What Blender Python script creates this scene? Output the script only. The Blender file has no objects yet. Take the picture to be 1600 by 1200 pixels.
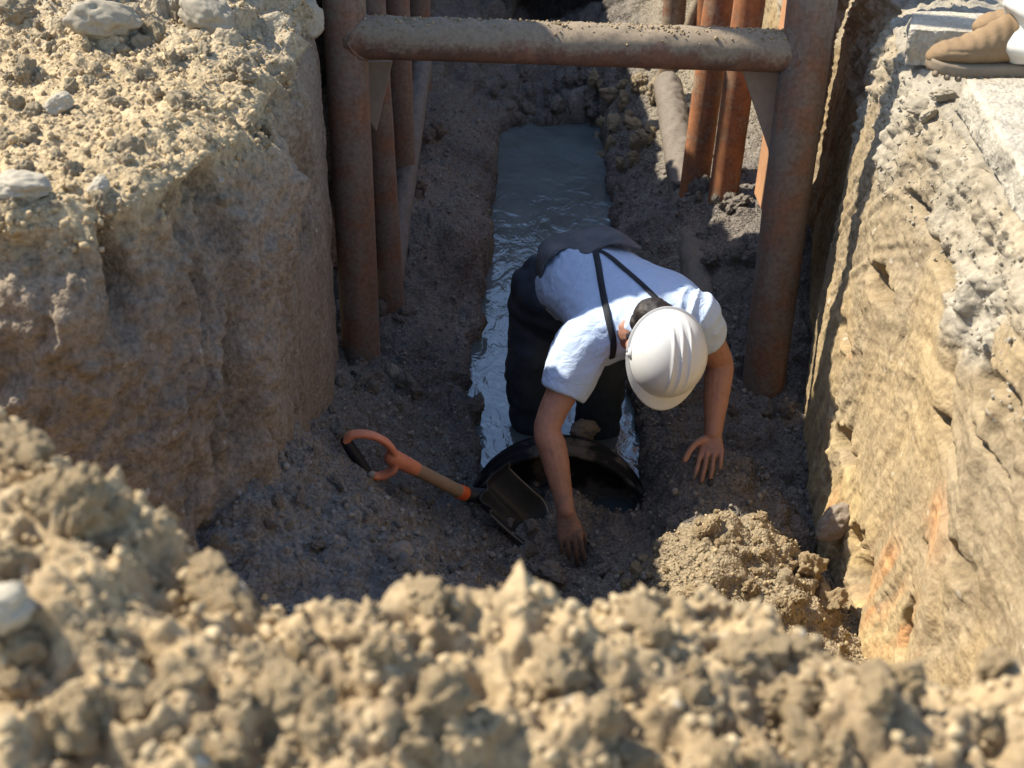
import bpy, bmesh, math, random
import numpy as np
from mathutils import Vector, Matrix
from mathutils.bvhtree import BVHTree

random.seed(7)
RNG = np.random.default_rng(11)
S = bpy.context.scene
COL = S.collection

# ------------------------------------------------------------------ camera
PITCH, YAW, ROLL = math.radians(30.0), math.radians(1.1), math.radians(1.0)
FPX = 2006.0
cam_d = bpy.data.cameras.new('camera')
cam = bpy.data.objects.new('camera', cam_d)
COL.objects.link(cam)
fw = Vector((-math.sin(YAW) * math.cos(PITCH), math.cos(YAW) * math.cos(PITCH), -math.sin(PITCH)))
r0 = Vector((math.cos(YAW), math.sin(YAW), 0))
u0 = r0.cross(fw)
rt = r0 * math.cos(ROLL) + u0 * math.sin(ROLL)
up = u0 * math.cos(ROLL) - r0 * math.sin(ROLL)
cam.matrix_world = Matrix(((rt.x, up.x, -fw.x, 0), (rt.y, up.y, -fw.y, 0), (rt.z, up.z, -fw.z, 0), (0, 0, 0, 1)))
cam_d.sensor_width = 36.0
cam_d.lens = FPX / 1600 * 36.0
cam_d.clip_start = 0.05
cam_d.clip_end = 500
cam_d.dof.use_dof = True
cam_d.dof.focus_distance = 4.1
cam_d.dof.aperture_fstop = 4.7
cam_d.dof.aperture_blades = 0
S.camera = cam

# ------------------------------------------------------------------ world, sun, exposure
SUN = Vector((-1.0, 0.31, 1.23)).normalized()          # towards the sun
elev = math.asin(SUN.z)
azim = math.atan2(SUN.x, SUN.y)                         # clockwise from +Y
w = bpy.data.worlds.new("World")
S.world = w
w.use_nodes = True
nt = w.node_tree
bg = nt.nodes['Background']
sky = nt.nodes.new('ShaderNodeTexSky')
sky.sky_type = 'NISHITA'
sky.sun_disc = False
sky.sun_elevation = elev
sky.sun_rotation = azim
sky.altitude = 200
sky.dust_density = 0.6
sky.ozone_density = 1.6
nt.links.new(sky.outputs[0], bg.inputs[0])
bg.inputs[1].default_value = 0.15
sd = bpy.data.lights.new('sun', 'SUN')
sd.energy = 4.7
sd.angle = math.radians(0.53)
sd.color = (1.0, 0.93, 0.80)
so = bpy.data.objects.new('sun', sd)
so.rotation_euler = SUN.to_track_quat('Z', 'Y').to_euler()
so.location = (-6, 4, 9)
COL.objects.link(so)
S.view_settings.view_transform = 'Standard'
S.view_settings.look = 'None'
S.view_settings.gamma = 1
S.view_settings.exposure = 0.88
S.view_settings.use_curve_mapping = False
S.render.engine = 'CYCLES'
S.cycles.max_bounces = 6
S.cycles.diffuse_bounces = 3

# ------------------------------------------------------------------ placing helper: a photo pixel read at a known depth -> a world point
def ray(px, py):
    return fw * FPX + rt * (px - 800) - up * (py - 600)
def P(px, py, Y=None, z=None, x=None):
    d = ray(px, py)
    k = Y / d.y if Y is not None else z / d.z if z is not None else x / d.x
    return d * k

# ------------------------------------------------------------------ object helpers
def tag(o, label=None, cat=None, group=None, kind=None):
    if label: o['label'] = label
    if cat: o['category'] = cat
    if group: o['group'] = group
    if kind: o['kind'] = kind
    return o
def empty(name, loc, label, cat, group=None):
    o = bpy.data.objects.new(name, None)
    o.location = loc
    o.empty_display_size = 0.1
    COL.objects.link(o)
    return tag(o, label, cat, group)
def link(name, me, mat=None, parent=None, smooth=True):
    if mat is not None:
        me.materials.clear(); me.materials.append(mat)
    if smooth:
        me.polygons.foreach_set('use_smooth', np.ones(len(me.polygons), bool))
    o = bpy.data.objects.new(name, me)
    COL.objects.link(o)
    if parent is not None:
        o.parent = parent
        o.matrix_parent_inverse = Matrix.Translation(-parent.location)
    return o
def np_mesh(name, V, F):
    """V (n,3), F (m,k) with k 3 or 4"""
    me = bpy.data.meshes.new(name)
    V = np.ascontiguousarray(V, np.float32); F = np.ascontiguousarray(F, np.int32)
    m, k = F.shape
    me.vertices.add(len(V)); me.vertices.foreach_set('co', V.ravel())
    me.loops.add(m * k); me.loops.foreach_set('vertex_index', F.ravel())
    me.polygons.add(m)
    me.polygons.foreach_set('loop_start', np.arange(m, dtype=np.int32) * k)
    me.update(calc_edges=True)
    return me
def set_tint(me, C):
    a = me.color_attributes.new('tint', 'FLOAT_COLOR', 'POINT')
    c = np.ones((len(me.vertices), 4), np.float32)
    c[:, :3] = C
    a.data.foreach_set('color', c.ravel())
def get_co(me):
    a = np.empty(len(me.vertices) * 3, np.float32)
    me.vertices.foreach_get('co', a)
    return a.reshape(-1, 3).astype(np.float64)
def get_no(me):
    a = np.empty(len(me.vertices) * 3, np.float32)
    me.vertex_normals.foreach_get('vector', a)
    return a.reshape(-1, 3).astype(np.float64)

# ------------------------------------------------------------------ numpy noise
def _h(ix, iy, iz, seed):
    n = (ix.astype(np.int64) * 374761393 + iy.astype(np.int64) * 668265263 + iz.astype(np.int64) * 2147483647 + seed * 1274126177) & 0xffffffff
    n = ((n ^ (n >> 13)) * 1274126177) & 0xffffffff
    n = ((n ^ (n >> 16)) * 2246822519) & 0xffffffff
    return ((n ^ (n >> 15)) & 0xffffff) / float(0xffffff)
def noise(Q, seed=0):
    """value noise in [-1,1]; Q (n,3)"""
    i = np.floor(Q); f = Q - i
    f = f * f * f * (f * (f * 6 - 15) + 10)
    i = i.astype(np.int64)
    x, y, z = i[:, 0], i[:, 1], i[:, 2]
    def c(a, b, g): return _h(x + a, y + b, z + g, seed)
    fx, fy, fz = f[:, 0], f[:, 1], f[:, 2]
    x00 = c(0,0,0) * (1 - fx) + c(1,0,0) * fx
    x10 = c(0,1,0) * (1 - fx) + c(1,1,0) * fx
    x01 = c(0,0,1) * (1 - fx) + c(1,0,1) * fx
    x11 = c(0,1,1) * (1 - fx) + c(1,1,1) * fx
    return ((x00 * (1 - fy) + x10 * fy) * (1 - fz) + (x01 * (1 - fy) + x11 * fy) * fz) * 2 - 1
def fbm(Q, octv=4, seed=0, gain=0.5):
    s = np.zeros(len(Q)); a = 1.0; t = 0
    for k in range(octv):
        s += a * noise(Q * (2.03 ** k) + 17.3 * k, seed + k); t += a; a *= gain
    return s / t
def clods(u, v, size, seed, density=0.75, squash=0.8, warp=0.35):
    """height (m) of rounded lumps of about the given size sitting on a sheet with coordinates u, v (m)"""
    q = np.stack([u, v, np.full_like(u, seed * 1.7)], 1) / size
    u2 = u / size + warp * noise(q * 1.3, seed) + .18 * noise(q * 3.1, seed + 5)
    v2 = v / size + warp * noise(q * 1.3 + 31, seed + 1) + .18 * noise(q * 3.1 + 9, seed + 6)
    iu, iv = np.floor(u2).astype(np.int64), np.floor(v2).astype(np.int64)
    out = np.zeros_like(u)
    zz = np.zeros_like(iu)
    for a in (-1, 0, 1):
        for b in (-1, 0, 1):
            cu, cv = iu + a, iv + b
            r = (.28 + .5 * _h(cu, cv, zz, seed + 2)) * (_h(cu, cv, zz, seed + 3) < density)
            dx = cu + .15 + .7 * _h(cu, cv, zz, seed) - u2
            dy = cv + .15 + .7 * _h(cu, cv, zz, seed + 1) - v2
            h = np.sqrt(np.maximum(r * r - dx * dx - dy * dy, 0)) * (squash * (.6 + .7 * _h(cu, cv, zz, seed + 4)))
            np.maximum(out, h, out=out)
    return out * size
def sstep(a, b, x):
    t = np.clip((x - a) / (b - a), 0, 1)
    return t * t * (3 - 2 * t)
def mix(a, b, t):
    return a * (1 - t[:, None]) + b * t[:, None]
def colr(r, g, b): return np.array([r, g, b], float)

def grid_faces(nu, nv, flip=False):
    i = np.arange(nu - 1)[:, None] * nv + np.arange(nv - 1)[None, :]
    F = np.stack([i, i + nv, i + nv + 1, i + 1], -1).reshape(-1, 4)
    return F[:, ::-1] if flip else F
def grid_normals(G):
    du = np.gradient(G, axis=0); dv = np.gradient(G, axis=1)
    n = np.cross(du, dv)
    return n / np.maximum(np.linalg.norm(n, axis=2, keepdims=True), 1e-9)

# ------------------------------------------------------------------ materials
def new_mat(name):
    m = bpy.data.materials.new(name); m.use_nodes = True
    n = m.node_tree
    return m, n, n.nodes['Principled BSDF']
def N(n, t, **kw):
    x = n.nodes.new(t)
    for k, v in kw.items():
        if k in x.inputs: x.inputs[k].default_value = v
        else: setattr(x, k, v)
    return x
def ramp(n, fac, stops):
    r = n.nodes.new('ShaderNodeValToRGB')
    e = r.color_ramp.elements
    while len(e) > 1: e.remove(e[-1])
    e[0].position = stops[0][0]; e[0].color = (*stops[0][1], 1)
    for p, c in stops[1:]:
        k = e.new(p); k.color = (*c, 1)
    n.links.new(fac, r.inputs[0])
    return r.outputs[0]
def mixc(n, f, a, b, mode='MIX'):
    m = n.nodes.new('ShaderNodeMix'); m.data_type = 'RGBA'; m.blend_type = mode
    def s(sock, v):
        if hasattr(v, 'links') or isinstance(v, bpy.types.NodeSocket): n.links.new(v, sock)
        else: sock.default_value = v if isinstance(v, float) else (*v, 1)
    s(m.inputs[0], f); s(m.inputs[6], a); s(m.inputs[7], b)
    return m.outputs[2]

def soil_mat(name, base=None, fine=90.0, bump=0.5, bdist=0.006, rough=0.95, contrast=0.55, spec=0.2):
    """earth: the tint attribute (or a base colour) broken up by grain, specks of pale grit and dark pores"""
    m, n, b = new_mat(name)
    tc = N(n, 'ShaderNodeTexCoord')
    if base is None:
        col = N(n, 'ShaderNodeAttribute', attribute_name='tint').outputs['Color']
    else:
        rgb = N(n, 'ShaderNodeRGB'); rgb.outputs[0].default_value = (*base, 1); col = rgb.outputs[0]
    n1 = N(n, 'ShaderNodeTexNoise', Scale=fine, Detail=8.0, Roughness=.7)
    n2 = N(n, 'ShaderNodeTexNoise', Scale=fine * .13, Detail=5.0, Roughness=.6)
    n3 = N(n, 'ShaderNodeTexVoronoi', Scale=fine * 1.3)
    for x in (n1, n2, n3): n.links.new(tc.outputs['Object'], x.inputs['Vector'])
    lo = 1 - contrast; hi = 1 + contrast
    f1 = ramp(n, n1.outputs[0], [(.3, (lo,) * 3), (.5, (1,) * 3), (.72, (hi * .95,) * 3)])
    f2 = ramp(n, n2.outputs[0], [(.3, (.82, .80, .78)), (.55, (1, 1, 1)), (.75, (1.12, 1.1, 1.06))])
    c = mixc(n, 1.0, col, f1, 'MULTIPLY')
    c = mixc(n, 1.0, c, f2, 'MULTIPLY')
    sp = ramp(n, n3.outputs['Color'], [(.0, (0,) * 3), (.93, (0,) * 3), (.95, (1,) * 3)])
    c2 = mixc(n, 0.35, c, (.6, .57, .5))
    c = mixc(n, sp, c, c2)
    n.links.new(c, b.inputs['Base Color'])
    b.inputs['Roughness'].default_value = rough
    b.inputs['Specular IOR Level'].default_value = spec
    mm = N(n, 'ShaderNodeMath', operation='ADD')
    n.links.new(n1.outputs[0], mm.inputs[0])
    m3 = N(n, 'ShaderNodeMath', operation='MULTIPLY'); m3.inputs[1].default_value = .5
    n.links.new(n3.outputs['Distance'], m3.inputs[0]); n.links.new(m3.outputs[0], mm.inputs[1])
    # crumbs: two sizes of rounded grains, broken up by noise
    hsum = mm.outputs[0]
    for sc, am in ((fine * .55, 1.1), (fine * 1.5, .6)):
        wv = N(n, 'ShaderNodeVectorMath', operation='ADD'); nz = N(n, 'ShaderNodeTexNoise', Scale=sc * 1.2, Detail=2.0)
        sv = N(n, 'ShaderNodeVectorMath', operation='SCALE'); sv.inputs['Scale'].default_value = .38 / sc
        n.links.new(tc.outputs['Object'], nz.inputs['Vector']); n.links.new(nz.outputs['Color'], sv.inputs[0]); n.links.new(tc.outputs['Object'], wv.inputs[0]); n.links.new(sv.outputs[0], wv.inputs[1])
        vo = N(n, 'ShaderNodeTexVoronoi', Scale=sc); n.links.new(wv.outputs[0], vo.inputs['Vector'])
        iv = N(n, 'ShaderNodeMath', operation='MULTIPLY'); iv.inputs[1].default_value = -am; n.links.new(vo.outputs['Distance'], iv.inputs[0])
        ad = N(n, 'ShaderNodeMath', operation='ADD'); n.links.new(hsum, ad.inputs[0]); n.links.new(iv.outputs[0], ad.inputs[1]); hsum = ad.outputs[0]
    bp = N(n, 'ShaderNodeBump', Strength=bump, Distance=bdist * 1.6)
    n.links.new(hsum, bp.inputs['Height']); n.links.new(bp.outputs[0], b.inputs['Normal'])
    return m

MAT_SOIL = soil_mat('earth', bump=.85, bdist=.008, contrast=.65)
MAT_WALL = soil_mat('cut_earth', fine=75, bump=.45, bdist=.009)
MAT_HEAP = soil_mat('loose_earth', fine=60, bump=.35, bdist=.004, contrast=.35)
MAT_CLAY = soil_mat('cut_clay', fine=60, bump=.32, bdist=.005, contrast=.3)
def add_scrapes(m):
    """fine lines the bucket scored into the clay, in two directions"""
    n = m.node_tree; b = n.nodes['Principled BSDF']; tc = N(n, 'ShaderNodeTexCoord')
    col = b.inputs['Base Color'].links[0].from_socket; nor = b.inputs['Normal'].links[0].from_socket
    hs = []
    for rot, sc in ((.30, (1, 60, 2.2)), (-.55, (1, 2.6, 60))):
        mp = N(n, 'ShaderNodeMapping'); mp.inputs['Rotation'].default_value = (rot, 0, 0); mp.inputs['Scale'].default_value = sc
        nz = N(n, 'ShaderNodeTexNoise', Scale=1.0, Detail=5.0, Roughness=.65, Distortion=.25)
        n.links.new(tc.outputs['Object'], mp.inputs[0]); n.links.new(mp.outputs[0], nz.inputs['Vector']); hs.append(nz.outputs[0])
    big = N(n, 'ShaderNodeTexNoise', Scale=2.2, Detail=3.0); n.links.new(tc.outputs['Object'], big.inputs['Vector'])
    sel = ramp(n, big.outputs[0], [(.42, (0,) * 3), (.58, (1,) * 3)])
    mx = N(n, 'ShaderNodeMix'); n.links.new(sel, mx.inputs[0]); n.links.new(hs[0], mx.inputs[2]); n.links.new(hs[1], mx.inputs[3])
    f = ramp(n, mx.outputs[0], [(.30, (.80, .77, .72)), (.5, (1, 1, 1)), (.72, (1.12, 1.1, 1.05))])
    n.links.new(mixc(n, 1.0, col, f, 'MULTIPLY'), b.inputs['Base Color'])
    bp = N(n, 'ShaderNodeBump', Strength=.32, Distance=.007)
    n.links.new(mx.outputs[0], bp.inputs['Height']); n.links.new(nor, bp.inputs['Normal']); n.links.new(bp.outputs[0], b.inputs['Normal'])
add_scrapes(MAT_CLAY)
MAT_GRIT = soil_mat('grit', fine=110, bump=.12, bdist=.002, contrast=.25)
MAT_DRYCLOD = soil_mat('dry_clod', (.41, .305, .175), fine=60, bump=.6, contrast=.4)
MAT_GREYCLOD = soil_mat('grey_clod', (.42, .335, .215), fine=80, bump=.6)
MAT_DARKCLOD = soil_mat('damp_clod', (.215, .187, .155), fine=90, bump=.5)
MAT_STONE = soil_mat('pale_stone', (.44, .385, .29), fine=45, bump=.35, bdist=.003, contrast=.25)
MAT_BROWNSTONE = soil_mat('brown_stone', (.27, .22, .17), fine=55, bump=.4, bdist=.004, contrast=.35)
MAT_GREYSTONE = soil_mat('grey_stone', (.37, .32, .235), fine=50, bump=.4, bdist=.004, contrast=.35)
MAT_CONCRETE = soil_mat('concrete', (.44, .39, .305), fine=70, bump=.6, bdist=.005, contrast=.35)

def rust_mat(name, c_rust, c_dark, c_mud, mud=.5):
    m, n, b = new_mat(name)
    tc = N(n, 'ShaderNodeTexCoord'); geo = N(n, 'ShaderNodeNewGeometry')
    n1 = N(n, 'ShaderNodeTexNoise', Scale=9.0, Detail=8.0, Roughness=.65)
    n2 = N(n, 'ShaderNodeTexNoise', Scale=70.0, Detail=6.0, Roughness=.7)
    mp = N(n, 'ShaderNodeMapping'); mp.inputs['Scale'].default_value = (26, 26, 3)
    n3 = N(n, 'ShaderNodeTexNoise', Scale=1.0, Detail=5.0, Roughness=.6)
    n.links.new(tc.outputs['Object'], mp.inputs[0]); n.links.new(mp.outputs[0], n3.inputs['Vector'])
    for x in (n1, n2): n.links.new(tc.outputs['Object'], x.inputs['Vector'])
    c = mixc(n, ramp(n, n1.outputs[0], [(.38, (0,) * 3), (.62, (1,) * 3)]), c_rust, c_dark)
    c = mixc(n, ramp(n, n3.outputs[0], [(.5, (0,) * 3), (.75, (.7,) * 3)]), c, tuple(min(1, x * 1.5) for x in c_rust))
    # dry mud: lies thicker on upward faces, and smeared in patches
    sx = N(n, 'ShaderNodeSeparateXYZ'); n.links.new(geo.outputs['Normal'], sx.inputs[0])
    a1 = N(n, 'ShaderNodeMath', operation='MULTIPLY'); a1.inputs[1].default_value = .42
    n.links.new(sx.outputs[2], a1.inputs[0])
    a2 = N(n, 'ShaderNodeMath', operation='ADD'); n.links.new(a1.outputs[0], a2.inputs[0]); n.links.new(n1.outputs[0], a2.inputs[1])
    a3 = N(n, 'ShaderNodeMath', operation='ADD'); n.links.new(a2.outputs[0], a3.inputs[0])
    a4 = N(n, 'ShaderNodeMath', operation='MULTIPLY'); a4.inputs[1].default_value = .35; n.links.new(n2.outputs[0], a4.inputs[0])
    n.links.new(a4.outputs[0], a3.inputs[1])
    f = ramp(n, a3.outputs[0], [(1.0 - mud * .6, (0,) * 3), (1.12 - mud * .5, (.92,) * 3)])
    c = mixc(n, f, c, c_mud)
    c = mixc(n, 1.0, c, ramp(n, n2.outputs[0], [(.3, (.7,) * 3), (.6, (1.05,) * 3)]), 'MULTIPLY')
    n.links.new(c, b.inputs['Base Color'])
    b.inputs['Roughness'].default_value = .8
    b.inputs['Specular IOR Level'].default_value = .3
    bp = N(n, 'ShaderNodeBump', Strength=.5, Distance=.003)
    n.links.new(a3.outputs[0], bp.inputs['Height']); n.links.new(bp.outputs[0], b.inputs['Normal'])
    return m
MAT_RUST = rust_mat('rusty_steel', (.235, .12, .072), (.13, .085, .062), (.215, .165, .125), .72)
MAT_DARKMUD = rust_mat('mud_caked_steel', (.17, .11, .08), (.12, .09, .07), (.19, .16, .125), .95)
MAT_LIT_RUST = rust_mat('lit_rust', (.40, .165, .07), (.20, .085, .045), (.30, .22, .145), .5)  # brighter copy of the rust, with a sunlit look put into its colour
MAT_RUSTMUD = rust_mat('muddy_steel', (.21, .105, .065), (.13, .08, .06), (.28, .22, .15), .72)

def plain(name, c, rough=.6, bump=0, scale=60, var=.15, spec=.4, stretch=None):
    m, n, b = new_mat(name)
    tc = N(n, 'ShaderNodeTexCoord')
    n1 = N(n, 'ShaderNodeTexNoise', Scale=scale, Detail=6.0, Roughness=.65)
    src = tc.outputs['Object']
    if stretch:
        mp = N(n, 'ShaderNodeMapping'); mp.inputs['Scale'].default_value = stretch
        n.links.new(src, mp.inputs[0]); src = mp.outputs[0]
    n.links.new(src, n1.inputs['Vector'])
    n2 = N(n, 'ShaderNodeTexNoise', Scale=scale * .12, Detail=4.0)
    n.links.new(src, n2.inputs['Vector'])
    c1 = mixc(n, n1.outputs[0], tuple(x * (1 - var) for x in c), tuple(min(1, x * (1 + var)) for x in c))
    c1 = mixc(n, 1.0, c1, ramp(n, n2.outputs[0], [(.3, (1 - var,) * 3), (.65, (1,) * 3)]), 'MULTIPLY')
    n.links.new(c1, b.inputs['Base Color'])
    b.inputs['Roughness'].default_value = rough
    b.inputs['Specular IOR Level'].default_value = spec
    if bump:
        bp = N(n, 'ShaderNodeBump', Strength=bump, Distance=.002)
        n.links.new(n1.outputs[0], bp.inputs['Height']); n.links.new(bp.outputs[0], b.inputs['Normal'])
    return m

# ------------------------------------------------------------------ scattered lumps
def lump_variants(count, sub, amp, seed, flat=1.0):
    out = []
    for k in range(count):
        bm = bmesh.new(); bmesh.ops.create_icosphere(bm, subdivisions=sub, radius=1.0)
        V = np.array([v.co[:] for v in bm.verts]); F = np.array([[v.index for v in f.verts] for f in bm.faces])
        bm.free()
        d = fbm(V * 1.1 + 37 * k, 2, seed) * .55 + fbm(V * 3.2 + 11 * k, 2, seed + 9) * .3
        V = V * (1 + amp * 1.6 * d)[:, None]
        s = np.array([random.uniform(.8, 1.25), random.uniform(.75, 1.1), flat * random.uniform(.6, .95)])
        out.append((V * s, F))
    return out
def rand_rot(n):
    q = RNG.normal(size=(n, 4)); q /= np.linalg.norm(q, axis=1, keepdims=True)
    a, b, c, d = q.T
    return np.stack([1-2*(c*c+d*d), 2*(b*c-a*d), 2*(b*d+a*c), 2*(b*c+a*d), 1-2*(b*b+d*d), 2*(c*d-a*b), 2*(b*d-a*c), 2*(c*d+a*b), 1-2*(b*b+c*c)], 1).reshape(-1, 3, 3)
def lumps_mesh(name, pts, sizes, variants, cols=None):
    Vs, Fs, Cs, off = [], [], [], 0
    R = rand_rot(len(pts)); which = RNG.integers(0, len(variants), len(pts))
    for k, (V, F) in enumerate(variants):
        idx = np.nonzero(which == k)[0]
        if not len(idx): continue
        W = np.einsum('nij,vj->nvi', R[idx], V) * sizes[idx][:, None, None] + pts[idx][:, None, :]
        Vs.append(W.reshape(-1, 3))
        Fs.append((F[None] + (off + np.arange(len(idx)) * len(V))[:, None, None]).reshape(-1, 3))
        if cols is not None: Cs.append(np.repeat(cols[idx], len(V), 0))
        off += len(idx) * len(V)
    me = np_mesh(name, np.concatenate(Vs), np.concatenate(Fs))
    if cols is not None: set_tint(me, np.concatenate(Cs))
    return me
LUMP1 = lump_variants(6, 1, .55, 3)
LUMP2 = lump_variants(8, 2, .55, 5)
LUMP3 = lump_variants(8, 3, .62, 8)
def lump_meshes(tagname, variants, mat):
    r = []
    for V, F in variants:
        me = np_mesh(tagname, V, F); me.materials.append(mat)
        me.polygons.foreach_set('use_smooth', np.ones(len(me.polygons), bool))
        r.append(me)
    return r
def place(name, me, loc, size, label, cat, group=None, rot=None, stretch=(1, 1, 1)):
    o = bpy.data.objects.new(name, me)
    o.location = loc
    o.rotation_euler = rot if rot is not None else (random.uniform(0, 6.3), random.uniform(0, 6.3), random.uniform(0, 6.3))
    o.scale = (size * stretch[0], size * stretch[1], size * stretch[2])
    COL.objects.link(o)
    return tag(o, label, cat, group)

# ================================================================== LARGE STRUCTURE
GZ = -0.95                                   # the ground on both banks (camera is the origin)
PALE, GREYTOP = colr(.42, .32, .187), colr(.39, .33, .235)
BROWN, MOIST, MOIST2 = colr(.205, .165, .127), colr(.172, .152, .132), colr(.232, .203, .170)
CLAY, CLAY2, RUBBLE = colr(.40, .295, .16), colr(.31, .242, .15), colr(.35, .31, .24)
ORANGE, OCHRE = colr(.52, .27, .12), colr(.52, .39, .19)

def resample(pts, step):
    """pts (n,2+) polyline -> dense polyline; step(point) gives the spacing there"""
    out = [np.array(pts[0], float)]
    for a, b in zip(pts[:-1], pts[1:]):
        a, b = np.array(a, float), np.array(b, float)
        L = np.linalg.norm(b - a); d = 0
        while True:
            s = step(a + (b - a) * min(1, d / L)); d += s
            if d >= L: break
            out.append(a + (b - a) * d / L)
        out.append(b)
    return np.array(out)
def smooth1(a, n):
    k = np.ones(n) / n
    p = np.concatenate([np.repeat(a[:1], n // 2, 0), a, np.repeat(a[-1:], n - 1 - n // 2, 0)])
    if a.ndim == 1: return np.convolve(p, k, 'valid')
    return np.stack([np.convolve(p[:, i], k, 'valid') for i in range(a.shape[1])], 1)
def steps(*segs):
    """segments (start, end, spacing)"""
    o = []
    for a, b, s in segs:
        n = max(1, int(round((b - a) / s)))
        o.append(a + (b - a) * np.arange(n) / n)
    return np.concatenate(o + [[segs[-1][1]]])
def build_sheet(name, G, disp, tint, mat, toward, kind='structure'):
    n = grid_normals(G)
    s = np.sign((n * toward).sum(2, keepdims=True)); s[s == 0] = 1
    n = n * s
    n = n + .0
    G2 = G + n * disp[..., None]
    flip = np.median(s) < 0
    me = np_mesh(name, G2.reshape(-1, 3), grid_faces(G.shape[0], G.shape[1], flip))
    set_tint(me, tint.reshape(-1, 3))
    o = link(name, me, mat)
    tag(o, kind=kind)
    return o, G2

# ---- left bank: flat dry top, ragged rim, cut wall
rp = [P(*q, z=GZ).xy for q in ((452, 60), (436, 105), (392, 185), (330, 235), (276, 280), (205, 325), (130, 352), (40, 345), (-60, 335))]
rim = [(-.98, 60), (-.98, 9), (-.93, 4.16), (-.91, 4.10), (-.745, 4.02), (-.72, 3.85)] + [tuple(q) for q in rp] + [(rp[-1].x - .8, rp[-1].y - .02), (rp[-1].x - 3, rp[-1].y - .3), (-40, .5)]
def lstep(p):
    x, y = p
    if y > 6.5: return .25 if y < 12 else 4
    if x < -1.6: return .05 if x > -2.5 else 2.0
    return .0075 if y < 4.3 else .018
R = resample(rim, lstep)
R0 = R.copy()
arc = np.concatenate([[0], np.cumsum(np.linalg.norm(np.diff(R, axis=0), axis=1))])
q = np.stack([R[:, 0], R[:, 1], np.zeros(len(R))], 1)
near = (R[:, 1] < 6).astype(float) * (R[:, 0] > -2)
Rs = smooth1(R, 15); T = np.gradient(Rs, axis=0); T /= np.linalg.norm(T, axis=1, keepdims=True) + 1e-9
Nn = smooth1(np.stack([-T[:, 1], T[:, 0]], 1), 31); Nn /= np.linalg.norm(Nn, axis=1, keepdims=True) + 1e-9
if Nn[len(Nn) // 3, 0] < 0: Nn = -Nn
R = Rs + Nn * (.05 * fbm(q * 2.6, 3, 21) * near)[:, None]
dt = -steps((0, .9, .008), (.9, 2.2, .018), (2.2, 5, .15), (5, 40, 5))[::-1]
dw = steps((0, 1.75, .0075))[1:]
t = np.concatenate([dt, dw]); nu, nv = len(R), len(t)
G = np.zeros((nu, nv, 3))
top = t <= 0
G[:, top, 0] = R[:, 0:1] + t[top][None]; G[:, top, 1] = R[:, 1:2]
G[:, top, 2] = GZ
# mostly unseen mound added on this bank, heights shaped to shade the trench
X, Y = G[..., 0], G[..., 1]
def left_top(X, Y, d):
    hy = np.interp(Y, [3.45, 3.6, 3.75, 3.89, 4.0, 4.2, 4.32, 4.45, 5.9, 6.3, 10, 12], [0, .06, .26, .68, .98, 1.36, 1.38, 1.02, 1.02, .74, .72, 0])
    shade_mound = hy * sstep(-.74, -1.10, X) * sstep(-2.7, -1.5, X)
    rough = .10 * sstep(2.95, 3.7, Y + .30 * (X + .65)) * sstep(.0, .3, d)
    lip = -.035 * np.exp(-(d / .07) ** 2)
    return shade_mound + rough + lip + .03 * np.sin(X * 2.1 + Y * 1.3)
G[:, top, 2] += left_top(G[:, top, 0], G[:, top, 1], -t[top][None] + 0 * G[:, top, 0])
rimz = G[:, top, 2][:, -1]
dwn = t[~top][None, :]
yy = R[:, 1:2] + 0 * dwn
bul = -.055 * np.exp(-dwn / .05) + .055 + .012 * np.sin(dwn * 3.2 + yy * 2.0) * sstep(.1, .5, dwn) * (1 - sstep(2.7, 3.4, yy))
rec = sstep(-.05, .25, fbm(np.stack([yy.ravel() * 2.2, dwn.repeat(len(R), 0).ravel() * .8, 0 * yy.ravel()], 1) + 5, 2, 23)).reshape(yy.shape)
bul -= .085 * rec * np.exp(-((dwn - .30) / .13) ** 2) * (yy < 3.7)
bul -= .06 * np.exp(-((yy - 2.40) / .12) ** 2) * sstep(.3, .7, dwn)
k0 = int(np.argmax((R[:, 1] < 2.95) & (R[:, 0] > -2))); k1 = int(np.argmax((R[:, 0] < -1.55) & (np.arange(len(R)) > k0)))
Bs = R.copy()                                # the foot of the wall: straighter than its crumbled rim
foot = resample([(R[k0, 0], R[k0, 1]), (-.705, 2.6), (-.695, 2.22), (-.72, 2.13), (-.84, 2.11), (-1.2, 2.10), (-2.0, 2.08)], lambda p: .002)
fa = np.linspace(0, len(foot) - 1, k1 - k0).astype(int)
Bs[k0:k1] = foot[fa]; Bs[k1:, 1] = R[k1:, 1] - .12
Bs = smooth1(Bs, 25)
sl = sstep(.12, .85, dwn)
PX_ = R[:, None, :] * (1 - sl[..., None]) + Bs[:, None, :] * sl[..., None]
G[:, ~top, 0] = PX_[..., 0] + Nn[:, 0:1] * bul; G[:, ~top, 1] = PX_[..., 1] + Nn[:, 1:2] * bul
G[:, ~top, 2] = rimz[:, None] - .02 - dwn
flatq = G.reshape(-1, 3)
tt = np.broadcast_to(t[None], (nu, nv)).ravel(); istop = tt <= 0
aa = np.broadcast_to(arc[:, None], (nu, nv)).ravel()
Xf, Yf, Zf = flatq.T
disp = np.zeros(nu * nv); tint = np.zeros((nu * nv, 3))
fine = (Yf < 7) & (Xf > -3.5)
m = istop & fine
rg = sstep(2.9, 3.4, Yf[m] + .3 * (Xf[m] + .65))
near_rim = np.exp(tt[m] / .22)
n2 = fbm(flatq[m] * 1.7, 3, 40)
bare = np.clip(1 - rg - .7 * near_rim + .5 * n2, 0, 1)                 # trodden, smoother patches
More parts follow.
